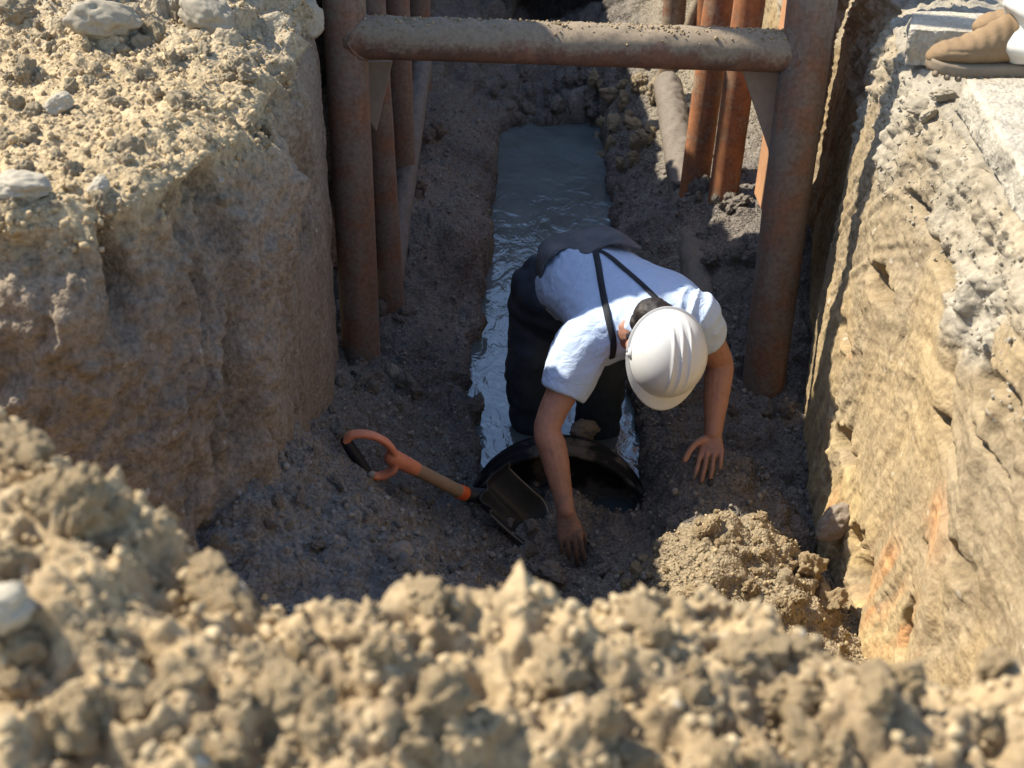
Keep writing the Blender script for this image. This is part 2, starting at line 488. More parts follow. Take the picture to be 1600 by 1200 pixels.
disp[m] = (.55 + .6 * rg) * clods(Xf[m], Yf[m], .11, 51, .45) * (1 - .75 * bare) + clods(Xf[m], Yf[m], .05, 52, .55) * (.95 - .6 * bare) \
    + clods(Xf[m], Yf[m], .022, 53, .6) * (.9 - .5 * bare) + .03 * fbm(flatq[m] * 5, 4, 54) + .006 * fbm(flatq[m] * 60, 2, 55)
tint[istop] = PALE
tint[m] = mix(mix(np.tile(PALE, (m.sum(), 1)), np.tile(GREYTOP, (m.sum(), 1)), rg * .8), np.tile(PALE * 1.12, (m.sum(), 1)), bare * .6)
m = ~istop & fine
wq = flatq[m]; yw, zw, tw = Yf[m], Zf[m], tt[m]
ar = aa[m]
smo = sstep(2.75, 3.45, yw + (-1.25 - zw) * 1.1 + .25 * fbm(wq * 3, 2, 60)) * (yw < 4.1)      # planed by the bucket
st = np.stack([ar * 1.0, wq[:, 2] * .33, np.zeros(len(ar))], 1)
rough = .036 * fbm(st * 7, 5, 61, .58) - .034 * np.abs(fbm(st * 12, 4, 70)) + .016 * fbm(st * 30, 3, 94) + .85 * clods(ar, wq[:, 2] * .55, .075, 62, .5, .55) + 1.0 * clods(ar, wq[:, 2] * .7, .028, 63, .6, .7) + .012 * fbm(wq * 45, 3, 64)
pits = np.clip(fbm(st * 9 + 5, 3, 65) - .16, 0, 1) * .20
flatw = .008 * fbm(st * np.array([8, 8, 1]), 3, 66) + .003 * fbm(wq * 60, 2, 67)
rel = rough - pits
rel = rel + .05 * fbm(st * np.array([5, 3.2, 1]) + 8, 4, 69) * sstep(.0, .1, tw)
disp[m] = rel * (1 - smo) + (flatw + .14 * rel) * smo
crack = np.exp(-((yw - 2.92 - .03 * np.sin(zw * 23) - .02 * np.sin(zw * 61)) / .007) ** 2) * (zw < -1.72) * (zw > -2.02)
disp[m] -= .03 * crack
ca = fbm(st * 4 + 3, 4, 68)
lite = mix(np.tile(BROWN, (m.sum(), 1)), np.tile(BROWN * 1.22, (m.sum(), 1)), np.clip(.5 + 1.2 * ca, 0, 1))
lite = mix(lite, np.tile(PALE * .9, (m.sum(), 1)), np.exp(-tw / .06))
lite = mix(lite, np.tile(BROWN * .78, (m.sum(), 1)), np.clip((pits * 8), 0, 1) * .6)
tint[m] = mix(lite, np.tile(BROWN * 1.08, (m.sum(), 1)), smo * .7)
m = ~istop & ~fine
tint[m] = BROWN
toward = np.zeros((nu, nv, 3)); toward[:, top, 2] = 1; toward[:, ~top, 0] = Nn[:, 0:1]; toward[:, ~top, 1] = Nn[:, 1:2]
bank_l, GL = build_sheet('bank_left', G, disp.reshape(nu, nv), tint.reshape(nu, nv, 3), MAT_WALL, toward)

# ---- right bank: concrete-strewn top, rubble layer, planed clay wall in the sun
rq = [P(*q, z=GZ).xy for q in ((1600, 278), (1560, 215), (1508, 150), (1455, 105), (1420, 48), (1398, 5))]
rimR = [(rq[0].x - .02, -3.0), (rq[0].x - .01, 1.6)] + [tuple(q) for q in rq] + [(1.17, 4.3), (1.18, 5.5), (1.12, 10), (1.1, 60)]
def rstep(p):
    y = p[1]
    return .4 if y < 1.2 else .0075 if y < 4.5 else .022 if y < 8 else .3 if y < 12 else 4
R = resample(rimR, rstep); R = smooth1(R, 9)
q = np.stack([R[:, 0], R[:, 1], np.zeros(len(R))], 1)
R[:, 0] += .035 * fbm(q * 4, 3, 71) * (R[:, 1] > 1.4) * (R[:, 1] < 6)
dt = -steps((0, .9, .011), (.9, 2.4, .06), (2.4, 40, 4))[::-1]
dw = steps((0, 1.8, .0075))[1:]
t = np.concatenate([dt, dw]); nu, nv = len(R), len(t); top = t <= 0
G = np.zeros((nu, nv, 3)); G[..., 1] = R[:, 1:2]
G[:, top, 0] = R[:, 0:1] - t[top][None]
G[:, top, 2] = GZ - .03 - .05 * np.exp(t[top] / .10)[None]
dwn = t[~top][None]
yy = R[:, 1:2] + 0 * dwn
G[:, ~top, 0] = R[:, 0:1] - .04 * sstep(0, .5, dwn) - .045 * sstep(.3, 1.7, dwn) + .03 * np.exp(-dwn / .05) - .03
G[:, ~top, 2] = GZ - .08 - dwn
flatq = G.reshape(-1, 3); Xf, Yf, Zf = flatq.T
tt = np.broadcast_to(t[None], (nu, nv)).ravel(); istop = tt <= 0
disp = np.zeros(nu * nv); tint = np.zeros((nu * nv, 3)); tint[:] = RUBBLE * .9
fine = (Yf > 1.2) & (Yf < 8)
m = istop & fine & (Xf < 2.6)
disp[m] = clods(Xf[m], Yf[m], .045, 72, .35, .7, .6) * .7 + clods(Xf[m], Yf[m], .02, 73, .6) * .9 + .02 * fbm(flatq[m] * 6, 3, 74)
m = ~istop & fine
yw, zw, wq = Yf[m], Zf[m], flatq[m]
w3 = np.stack([yw, zw, np.zeros(len(yw))], 1)
e1 = fbm(w3 * 3.1, 3, 75)
rub = sstep(-1.36, -1.16, zw + .26 * e1 + .06 * sstep(2.4, 3.4, yw))                        # broken hardcore under the slabs
arcq = np.stack([yw * 1.2 + zw * .35, (zw + .32 * (yw - 2.2) ** 2) * 16 - yw * 3, np.zeros(len(yw))], 1)
fanq = np.stack([(yw + .5 * zw) * 14, (zw - .55 * yw) * 1.6, np.zeros(len(yw))], 1)
fan = sstep(-1.75, -2.1, zw + .3 * e1)
stri = (fbm(arcq * 2.2, 4, 76) * (1 - fan) + fbm(fanq * 1.8, 4, 77) * fan)
crumb = sstep(-.06, .16, fbm(w3 * np.array([4.2, 2.4, 1]) + 7, 4, 78)) * (1 - rub)            # patches where the face broke away
d = .0075 * stri + .013 * fbm(w3 * 1.6, 3, 79) + .006 * fbm(w3 * np.array([16, 5, 1]), 4, 93) + .004 * fbm(wq * 50, 2, 80)
d += crumb * (.3 * clods(yw, zw, .05, 81, .5, .6) + .7 * clods(yw, zw, .02, 82, .6, .6) - .012)
d += rub * (.6 * clods(yw, zw, .06, 83, .35, .7, .6) + .75 * clods(yw, zw, .028, 84, .6, .8, .6) + .9 * clods(yw, zw, .014, 85, .6, .8) + .03 * fbm(w3 * 8, 4, 86) - .01)
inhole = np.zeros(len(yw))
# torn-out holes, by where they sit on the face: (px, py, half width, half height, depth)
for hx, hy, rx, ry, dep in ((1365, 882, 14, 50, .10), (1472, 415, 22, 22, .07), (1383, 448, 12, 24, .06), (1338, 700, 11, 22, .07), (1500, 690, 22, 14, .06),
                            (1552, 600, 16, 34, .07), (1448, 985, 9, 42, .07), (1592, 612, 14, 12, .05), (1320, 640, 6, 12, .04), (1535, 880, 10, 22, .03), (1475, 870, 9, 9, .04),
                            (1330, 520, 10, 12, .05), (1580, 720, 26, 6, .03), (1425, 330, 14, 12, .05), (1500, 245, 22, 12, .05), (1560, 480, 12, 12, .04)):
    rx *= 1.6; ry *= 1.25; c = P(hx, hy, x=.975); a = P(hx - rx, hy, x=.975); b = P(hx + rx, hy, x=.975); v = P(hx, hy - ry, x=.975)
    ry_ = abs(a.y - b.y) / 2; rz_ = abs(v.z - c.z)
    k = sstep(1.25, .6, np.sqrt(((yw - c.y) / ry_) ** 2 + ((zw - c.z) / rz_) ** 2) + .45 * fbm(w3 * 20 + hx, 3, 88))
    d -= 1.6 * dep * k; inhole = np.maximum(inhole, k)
# grooves the bucket teeth left, running down the face
for pts_, wd, dp in (([(1545, 420), (1500, 560), (1490, 700), (1520, 850), (1500, 1000)], .030, .020), ([(1590, 640), (1560, 760), (1545, 950)], .022, .014), ([(1420, 360), (1415, 520), (1405, 560)], .008, .010), ([(1445, 470), (1425, 560)], .006, .008),
                     ([(1395, 700), (1440, 800), (1465, 960)], .016, .009), ([(1330, 560), (1310, 700), (1300, 860)], .012, .008), ([(1380, 560), (1350, 640), (1345, 760)], .007, .006)):
    pp_ = np.array([tuple(P(a_, b_, x=.975))[1:] for a_, b_ in pts_]); pp_ = pp_[np.argsort(pp_[:, 1])]
    yy_ = np.interp(zw, pp_[:, 1], pp_[:, 0]) + .01 * noise(np.stack([zw * 12, 0 * zw, 0 * zw], 1), 92)
    g_ = np.exp(-((yw - yy_) / wd) ** 2) * sstep(pp_[0, 1] - .06, pp_[0, 1], zw) * sstep(pp_[-1, 1] + .06, pp_[-1, 1], zw)
    d -= dp * g_; d += .25 * dp * np.exp(-((yw - yy_ - 1.7 * wd) / wd) ** 2) * (g_ > -1) * sstep(pp_[0, 1] - .06, pp_[0, 1], zw) * sstep(pp_[-1, 1] + .06, pp_[-1, 1], zw)
disp[m] = d
c0 = mix(np.tile(CLAY, (m.sum(), 1)), np.tile(CLAY2, (m.sum(), 1)), np.clip(.5 + 1.3 * fbm(w3 * 2.6 + 3, 4, 89), 0, 1))
c0 = c0 * (1 + .22 * stri)[:, None]
c0 = mix(c0, np.tile(CLAY2 * np.array([.92, .93, .97]), (m.sum(), 1)), np.clip(crumb, 0, 1) * .55)
och = sstep(-1.85, -2.35, zw) * sstep(.0, .35, fbm(fanq * .9 + 4, 3, 90))
c0 = mix(c0, np.tile(OCHRE, (m.sum(), 1)), och * .6)
org = np.zeros(len(yw))
for hx, hy, r_ in ((1400, 950, .09), (1440, 990, .07), (1475, 1005, .06), (1370, 900, .06), (1420, 890, .07), (1330, 790, .05), (1490, 820, .06), (1345, 560, .03)):
    c = P(hx, hy, x=.975); r_ *= 1.5; org = np.maximum(org, np.exp(-((yw - c.y) / r_) ** 2 - ((zw - c.z) / (r_ * .8)) ** 2))
org = org * sstep(-.25, .2, fbm(fanq * 1.3 + 2.2, 4, 91))
c0 = mix(c0, np.tile(ORANGE, (m.sum(), 1)), np.clip(org * .9, 0, 1))
c0 = mix(c0, np.tile(CLAY2 * .55, (m.sum(), 1)), inhole * .7)  # hole interiors tinted darker: the shade of their depth put into the colour
c0 = mix(c0, np.tile(RUBBLE, (m.sum(), 1)), rub * np.clip(.75 + .6 * e1, 0, 1))
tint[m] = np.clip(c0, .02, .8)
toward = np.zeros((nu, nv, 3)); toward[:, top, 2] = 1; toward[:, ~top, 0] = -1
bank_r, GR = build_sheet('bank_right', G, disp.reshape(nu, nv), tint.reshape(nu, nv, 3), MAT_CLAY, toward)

# ---- trench floor: thin-plate surface through measured heights
WZ = -2.5
hand_l = P(1108, 735, Y=3.36)
RAWP = [ (-.62, 4.2, -2.34), (-.75, 5, -2.33), (-.75, 6, -2.2), (-.75, 7.5, -2.0),
       (-.66, 1.4, -1.75), (0, 1.4, -1.8), (.7, 1.4, -2.0), (1.1, 1.4, -2.2),
       (-.32, 2.6, -1.97), (-.15, 2.75, -2.18), (.05, 3.0, -2.42), (.17, 3.15, -2.47), (.2, 2.5, -2.2), (0, 2.2, -1.95),
       (-.3, 2.0, -1.78), (.3, 2.0, -1.98), (.7, 2.0, -2.2), (1.05, 2.0, -2.4),
       (.54, 2.92, -2.13), (.56, 3.14, -2.34), (.78, 3.4, -2.33), (1.0, 3.4, -2.46), (.84, 3.6, -2.42),
       (.40, 2.86, -2.30), (.70, 2.74, -2.20), (.30, 2.7, -2.33), (.44, 3.2, -2.42), (-.1, 3.45, -2.47),
       (-.20, 4.0, -2.46), (-.22, 4.3, -2.43), (-.20, 5, -2.41), (-.17, 6, -2.40), (-.15, 7, -2.40), (-.45, 4.5, -2.33), (-.45, 5.5, -2.24), (-.42, 6.5, -2.16),
       (.15, 3.72, -2.44), (.17, 4.2, -2.70), (.17, 5, -2.72), (.2, 6, -2.70), (.2, 7, -2.62), (.22, 7.7, -2.46), (.25, 8.2, -2.36), (.25, 9.2, -2.38), (.3, 11, -2.4),
       (.49, 3.75, -2.42), (.54, 4.2, -2.41), (.58, 5, -2.36), (.64, 6, -2.28), (.68, 7, -2.2), (.80, 4.2, -2.38), (.82, 6, -2.1), (.85, 7, -2.0),
       (1.1, 4.2, -2.40), (1.2, 5, -2.02), (1.15, 6, -1.95), (1.15, 7, -1.8), (.68, 7.6, -2.02), (.9, 8.5, -1.7), (-.4, 8.5, -1.9), (-.8, 10, -1.6), (1.2, 10, -1.4), (-.05, 3.7, -2.45), (.32, 3.66, -2.47)]
pts = [(x_ - .0192 * y_, y_, z_) for x_, y_, z_ in RAWP] + [tuple(P(*q_, x=-.70)) for q_ in ((345, 795), (380, 715), (434, 668), (470, 615), (503, 578))] + [(-.72, 2.05, -1.84), (-1.2, 2.2, -1.9), (-1.2, 3, -2.0),
       tuple(P(1108, 735, Y=3.36) + Vector((0, 0, -.03))), tuple(P(1060, 700, Y=3.44) + Vector((0, 0, -.07))), tuple(P(585, 712, Y=3.16) + Vector((0, 0, -.075))), tuple(P(720, 775, Y=3.31) + Vector((0, 0, -.075))), tuple(P(640, 745, Y=3.23) + Vector((0, 0, -.075))),
       tuple(P(1090, 305, Y=5.3)), tuple(P(1165, 320, Y=5.05)), tuple(P(1150, 430, Y=4.65)), tuple(P(1060, 330, Y=5.2)), tuple(P(625, 292, Y=5.6)), tuple(P(602, 480, Y=4.62)), tuple(P(700, 350, Y=5.2)), tuple(P(1282, 885, x=.93)), tuple(P(1318, 945, x=.935)), tuple(P(1350, 1000, x=.94)), tuple(P(1200, 850, Y=3.0)), tuple(P(900, 780, Y=3.37)), tuple(P(940, 797, Y=3.36)), tuple(P(905, 830, Y=3.29)), tuple(P(960, 845, Y=3.25)), tuple(P(850, 812, Y=3.35)), tuple(P(905, 790, Y=3.46)), tuple(P(988, 808, Y=3.47) + Vector((0, 0, -.03))), tuple(P(895, 885, Y=3.20) + Vector((0, 0, -.015)))]
C = np.array(pts, float)
def U(r): return np.where(r > 1e-9, r * r * np.log(np.maximum(r, 1e-9)), 0)
n_ = len(C); D = np.linalg.norm(C[:, None, :2] - C[None, :, :2], axis=2)
A = np.zeros((n_ + 3, n_ + 3)); A[:n_, :n_] = U(D) + np.eye(n_) * 3e-4; A[:n_, n_] = 1; A[:n_, n_ + 1:] = C[:, :2]; A[n_:, :n_] = A[:n_, n_:].T
Wt = np.linalg.solve(A, np.concatenate([C[:, 2], [0, 0, 0]]))
def floor_base(X, Y):
    s = Wt[n_] + Wt[n_ + 1] * X + Wt[n_ + 2] * Y
    for k in range(n_):
        s = s + Wt[k] * U(np.sqrt((X - C[k, 0]) ** 2 + (Y - C[k, 1]) ** 2))
    return s
gx = steps((-1.15, 1.30, .0085)); gy = steps((1.1, 2.2, .02), (2.2, 4.4, .0075), (4.4, 8.6, .018), (8.6, 12, .06))
Yg, Xg = np.meshgrid(gy, gx, indexing='ij')
Z = floor_base(Xg, Yg)
# the channel: steep little banks either side of the water
el_ = np.array([tuple(P(a_, b_, z=WZ).xy) for a_, b_ in ((742, 760), (735, 700), (722, 610), (740, 520), (757, 430), (765, 330), (770, 220), (790, 185))])
er_ = np.array([tuple(P(a_, b_, z=WZ).xy) for a_, b_ in ((1012, 760), (1003, 690), (985, 600), (970, 450), (958, 340), (952, 240), (946, 190))])
wob = .035 * fbm(np.stack([Xg.ravel() * 2, Yg.ravel() * 5, 0 * Xg.ravel()], 1), 3, 99).reshape(Xg.shape)
xl_ = np.interp(Yg, el_[:, 1], el_[:, 0]) + wob; xr_ = np.interp(Yg, er_[:, 1], er_[:, 0]) + wob
ins = sstep(-.012, .03, Xg - xl_) * sstep(-.012, .03, xr_ - Xg) * sstep(3.60, 3.67, Yg) * sstep(7.75, 7.55, Yg + 9 * wob)
nearw = sstep(3.60, 3.67, Yg) * sstep(7.75, 7.45, Yg)
Z = np.where((nearw > .5) & (ins < .5), np.maximum(Z, WZ + .06), Z)
Z = Z * (1 - ins) + np.minimum(Z, WZ - .09) * ins
G = np.stack([Xg, Yg, Z], 2)
xf, yf, zf = Xg.ravel(), Yg.ravel(), Z.ravel()
q3 = np.stack([xf, yf, 0 * xf], 1)
wet = sstep(WZ + .05, WZ - .03, zf)
hp = np.exp(-((xf - .10) / .14) ** 2 - ((yf - 3.2) / .15) ** 2) + .8 * np.exp(-((xf - hand_l.x) / .13) ** 2 - ((yf - 3.38) / .14) ** 2)
hp = np.minimum(hp, 1.2)                 # smoothed mud where he digs
side = sstep(3.6, 4.4, yf)
lumpy = (1 - .9 * wet) * (1 - .55 * hp)
disp = lumpy * ((.62 - .1 * side) * clods(xf, yf, .12, 101, .4, .7, .6) + .75 * clods(xf, yf, .052, 102, .5) + .85 * clods(xf, yf, .024, 103, .65)) + .025 * fbm(q3 * 6, 4, 104) * (1 - .5 * wet) + .005 * fbm(q3 * 70, 2, 105)
pile = sstep(.24, .40, xf + .05 * fbm(q3 * 9, 2, 110)) * sstep(3.08, 2.96, yf - .12 * (xf - .55) + .08 * fbm(q3 * 8 + 3, 2, 111))
disp += pile * (.6 * clods(xf, yf, .034, 106, .6, .9) + .5 * clods(xf, yf, .016, 107, .6, .9)) + sstep(7.0, 7.6, yf) * clods(xf, yf, .14, 108, .7) * .8
tint = mix(np.tile(MOIST, (len(xf), 1)), np.tile(MOIST2, (len(xf), 1)), np.clip(.5 + 1.4 * fbm(q3 * 3, 3, 109), 0, 1))
drier = np.clip(sstep(-2.25, -1.8, zf), 0, 1) * (xf < 0) * (yf < 4)
tint = mix(tint, np.tile(MOIST2 * 1.15, (len(xf), 1)), drier * .6)
tint = mix(tint, np.tile(PALE * np.array([.80, .82, .88]), (len(xf), 1)), pile)
tint = mix(tint, np.tile(GREYTOP * .85, (len(xf), 1)), sstep(5.4, 6.6, yf) * sstep(.5, .7, xf) * .8)
tint = mix(tint, np.tile(MOIST * .8, (len(xf), 1)), wet * .6)
toward = np.zeros(G.shape); toward[..., 2] = 1
floor_o, GF = build_sheet('trench_floor', G, disp.reshape(Xg.shape), tint.reshape(G.shape), MAT_SOIL, toward)
floor_V = GF.reshape(-1, 3)
def floor_z(x, y):
    i = int(np.clip(np.searchsorted(gy, y), 0, len(gy) - 1)); j = int(np.clip(np.searchsorted(gx, x), 0, len(gx) - 1))
    return float(GF[i, j, 2])

# ---- far end of the trench, hollowed out under the ground
gx2 = steps((-1.3, 1.6, .02)); gz2 = steps((-2.8, GZ + .02, .02))
Zg, Xg2 = np.meshgrid(gz2, gx2, indexing='ij')
G = np.stack([Xg2, np.full_like(Xg2, 8.75), Zg], 2)
q3 = G.reshape(-1, 3)
hole = sstep(1.15, .8, np.sqrt(((q3[:, 0] - .14) / .30) ** 2 + ((q3[:, 2] + 2.12) / .42) ** 2) + .2 * fbm(q3 * 4, 3, 120))
disp = -1.6 * hole + (.05 * fbm(q3 * 5, 4, 121) + clods(q3[:, 0], q3[:, 2], .12, 122, .6) * .7) * (1 - hole)
toward = np.zeros(G.shape); toward[..., 1] = -1
build_sheet('trench_end', G, disp.reshape(Xg2.shape), np.tile(MOIST2, (len(q3), 1)).reshape(G.shape), MAT_SOIL, toward)
fg = np_mesh('ground', np.array([(-1.05, 8.76, GZ - .02), (1.25, 8.76, GZ - .02), (1.2, 60, GZ - .02), (-1.05, 60, GZ - .02)], float), np.array([(0, 1, 2, 3)]))
set_tint(fg, np.tile(PALE, (4, 1)))
tag(link('ground', fg, MAT_SOIL), kind='structure')

# ---- muddy water
m_, n, b = new_mat('muddy_water')
tc = N(n, 'ShaderNodeTexCoord')
b.inputs['Base Color'].default_value = (.062, .074, .074, 1)
b.inputs['Roughness'].default_value = .07
b.inputs['IOR'].default_value = 1.75
b.inputs['Specular IOR Level'].default_value = .6
mp = N(n, 'ShaderNodeMapping'); mp.inputs['Scale'].default_value = (1.0, .62, 1); mp.inputs['Rotation'].default_value = (0, 0, .5)
n.links.new(tc.outputs['Object'], mp.inputs[0])
a = N(n, 'ShaderNodeTexNoise', Scale=9.0, Detail=3.0, Roughness=.5, Distortion=1.2)
c = N(n, 'ShaderNodeTexNoise', Scale=42.0, Detail=3.0, Roughness=.5, Distortion=.4)
n.links.new(mp.outputs[0], a.inputs['Vector']); n.links.new(mp.outputs[0], c.inputs['Vector'])
k = N(n, 'ShaderNodeMath', operation='MULTIPLY'); k.inputs[1].default_value = .16; n.links.new(c.outputs[0], k.inputs[0])
s_ = N(n, 'ShaderNodeMath', operation='ADD'); n.links.new(a.outputs[0], s_.inputs[0]); n.links.new(k.outputs[0], s_.inputs[1])
bp = N(n, 'ShaderNodeBump', Strength=1.0, Distance=.0118); n.links.new(s_.outputs[0], bp.inputs['Height']); n.links.new(bp.outputs[0], b.inputs['Normal'])
cc = N(n, 'ShaderNodeTexNoise', Scale=3.0, Detail=4.0); n.links.new(tc.outputs['Object'], cc.inputs['Vector'])
n.links.new(ramp(n, cc.outputs[0], [(.35, (.095, .118, .115)), (.65, (.145, .178, .182))]), b.inputs['Base Color'])
MAT_WATER = m_
wm = np_mesh('water', np.array([(-.6, 3.40, WZ), (.9, 3.40, WZ), (.85, 8.4, WZ), (-.65, 8.4, WZ)], float), np.array([(0, 1, 2, 3)]))
tag(link('water', wm, MAT_WATER), kind='structure')

# ---- foreground spoil heap
crest = [(-500, 560), (0, 612), (60, 690), (150, 788), (300, 838), (450, 888), (560, 908), (700, 912), (850, 918), (1000, 918), (1150, 935), (1250, 975), (1400, 1008), (1600, 1042), (2100, 1090)]
cx, cy, cz = [], [], []
for a_, b_ in crest:
    zz_ = float(np.interp(a_, [-500, 0, 150, 500, 1000, 1600], [-.73, -.74, -.755, -.80, -.82, -.85]))
    p = P(a_, b_ + np.interp(a_, [0, 300, 600, 900, 1600], [-6, 6, 24, 26, 8]), z=zz_); cx.append(p.x); cy.append(p.y); cz.append(zz_)
cx, cy, cz = (np.array(v_) for v_ in (cx, cy, cz)); od = np.argsort(cx); cx, cy, cz = cx[od], cy[od], cz[od]
gx = steps((-14, -2, 1.0), (-2, -.85, .03), (-.85, .95, .0042), (.95, 2, .03), (2, 14, 1.0)); gy = steps((-14, -1, 1.0), (-1, .55, .03), (.55, 1.36, .0042), (1.36, 2.4, .02))
Yg, Xg = np.meshgrid(gy, gx, indexing='ij')
xf, yf = Xg.ravel(), Yg.ravel(); q3 = np.stack([xf, yf, 0 * xf], 1)
yc = np.interp(xf, cx, cy) + .03 * fbm(q3 * np.array([5, 0, 0]), 2, 130)
zc = np.interp(xf, cx, cz)
u = yf - yc
zb = np.where(u > 0, zc - 1.5 * np.maximum(u - .01, 0), zc + .20 * u)
zb = np.maximum(zb, np.where(u > 0, -2.6, GZ - .15))
far_ = sstep(1.0, 3.0, np.abs(xf))
G = np.stack([Xg, Yg, zb.reshape(Xg.shape)], 2)
big = sstep(-.15, .3, fbm(q3 * 5, 2, 138))
disp = (.55 * clods(xf, yf, .075, 131, .45, .7, .7) * big + .55 * clods(xf, yf, .034, 132, .6, .75, .7) + .7 * clods(xf, yf, .016, 133, .65, .85, .6) + .5 * clods(xf, yf, .009, 139, .6, .9, .5)
        + .070 * fbm(q3 * 7, 3, 134) + .048 * fbm(q3 * 17, 5, 137, .58) - .035 * np.abs(fbm(q3 * 21, 4, 140)) + .006 * fbm(q3 * 110, 2, 135)) * (np.abs(xf) < 2) * (yf > -1)
disp -= disp[(yf > .7) & (yf < 1.05) & (np.abs(xf) < .6)].mean()
cf = fbm(q3 * 6, 4, 136)
HEAPC = PALE * np.array([.93, .91, .89])
tint = mix(np.tile(HEAPC, (len(xf), 1)), np.tile(HEAPC * np.array([.80, .79, .80]), (len(xf), 1)), np.clip(.4 + 1.3 * cf, 0, 1))
toward = np.zeros(G.shape); toward[..., 2] = 1
heap, GH = build_sheet('spoil_heap', G, disp.reshape(Xg.shape), tint.reshape(G.shape), MAT_HEAP, toward)

# ================================================================== OBJECTS
# ---- lofted solids: rings along a path, elliptical, closed with caps
def loft(path, ra, rb=None, ref=(1, 0, 0), seg=14, caps=True, round_caps=True):
    """path (n,3); ra across ref, rb across the other way -> V, F (triangles)"""
    path = np.array([tuple(p) for p in path], float); n = len(path)
    ra = np.broadcast_to(np.array(ra, float), (n,)).copy(); rb = ra.copy() if rb is None else np.broadcast_to(np.array(rb, float), (n,)).copy()
    T = np.gradient(path, axis=0); T /= np.linalg.norm(T, axis=1, keepdims=True) + 1e-9
    ref = np.broadcast_to(np.array(ref, float), (n, 3))
    A = ref - (ref * T).sum(1, keepdims=True) * T; A /= np.linalg.norm(A, axis=1, keepdims=True) + 1e-9
    B = np.cross(T, A)
    if round_caps:
        def cap(i, sgn):
            ks = [math.sin(math.radians(a)) for a in (25, 50, 70, 85)]
            pp, aa_, bb_ = [], [], []
            for k in ks:
                c = math.sqrt(1 - k * k); r = min(ra[i], rb[i])
                pp.append(path[i] + sgn * T[i] * r * k); aa_.append(ra[i] * c); bb_.append(rb[i] * c)
            return pp, aa_, bb_
        p0, a0, b0 = cap(0, -1); p1, a1, b1 = cap(n - 1, 1)
        path = np.concatenate([p0[::-1], path, p1]); ra = np.concatenate([a0[::-1], ra, a1]); rb = np.concatenate([b0[::-1], rb, b1])
        A = np.concatenate([np.repeat(A[:1], 4, 0), A, np.repeat(A[-1:], 4, 0)]); B = np.concatenate([np.repeat(B[:1], 4, 0), B, np.repeat(B[-1:], 4, 0)])
        n = len(path)
    th = np.arange(seg) / seg * 2 * math.pi
    V = path[:, None] + (np.cos(th)[None, :, None] * ra[:, None, None] * A[:, None] + np.sin(th)[None, :, None] * rb[:, None, None] * B[:, None])
    V = V.reshape(-1, 3)
    F = []
    for i in range(n - 1):
        for j in range(seg):
            a, b_ = i * seg + j, i * seg + (j + 1) % seg
            F += [(a, b_, b_ + seg), (a, b_ + seg, a + seg)]
    if caps:
        V = np.concatenate([V, path[:1], path[-1:]]); c0, c1 = len(V) - 2, len(V) - 1
        for j in range(seg):
            F += [(c0, (j + 1) % seg, j), (c1, (n - 1) * seg + j, (n - 1) * seg + (j + 1) % seg)]
    return V, np.array(F)
def join(parts):
    Vs, Fs, o = [], [], 0
    for V, F in parts:
        Vs.append(V); Fs.append(F + o); o += len(V)
    return np.concatenate(Vs), np.concatenate(Fs)
def spline(pts, n):
    """Catmull-Rom through points of any width"""
    p = np.array([tuple(x) for x in pts], float); m = len(p)
    q = np.concatenate([[2 * p[0] - p[1]], p, [2 * p[-1] - p[-2]]])
    t = np.linspace(0, m - 1, n); i = np.minimum(t.astype(int), m - 2); f = (t - i)[:, None]
    a, b, c, d = q[i], q[i + 1], q[i + 2], q[i + 3]
    return .5 * (2 * b + (c - a) * f + (2 * a - 5 * b + 4 * c - d) * f ** 2 + (3 * b - a - 3 * c + d) * f ** 3)
def remesh(name, parts, voxel, smooth_it=4, fac=.5):
    V, F = join(parts)
    me = np_mesh(name, V, F)
    o = bpy.data.objects.new(name, me); COL.objects.link(o)
    r = o.modifiers.new('r', 'REMESH'); r.mode = 'VOXEL'; r.voxel_size = voxel; r.adaptivity = 0
    if smooth_it:
        k = o.modifiers.new('s', 'SMOOTH'); k.factor = fac; k.iterations = smooth_it
    dg = bpy.context.evaluated_depsgraph_get()
    out = bpy.data.meshes.new_from_object(o.evaluated_get(dg))
    bpy.data.objects.remove(o); bpy.data.meshes.remove(me)
    out.name = name
    return out
def displace(me, fn):
    co, no = get_co(me), get_no(me)
    co = co + no * fn(co, no)[:, None]
    me.vertices.foreach_set('co', co.astype(np.float32).ravel()); me.update()
def box_mesh(name, size, bevel=.004, jitter=0, seed=0, sub=0):
    bm = bmesh.new(); bmesh.ops.create_cube(bm, size=1)
    for v in bm.verts: v.co = Vector((v.co.x * size[0], v.co.y * size[1], v.co.z * size[2]))
    if bevel: bmesh.ops.bevel(bm, geom=bm.edges[:], offset=bevel, segments=2, affect='EDGES')
    if sub:
        bmesh.ops.subdivide_edges(bm, edges=[e for e in bm.edges if e.calc_length() > .03], cuts=sub, use_grid_fill=True)
    me = bpy.data.meshes.new(name); bm.to_mesh(me); bm.free()
    if jitter: displace(me, lambda c, n: jitter * fbm(c * 22 + seed, 4, seed))
    return me
def frame_axes(zdir, xref):
    z = Vector(zdir).normalized(); x = Vector(xref); x = (x - z * x.dot(z)).normalized(); y = z.cross(x)
    return Matrix((x, y, z)).transposed()

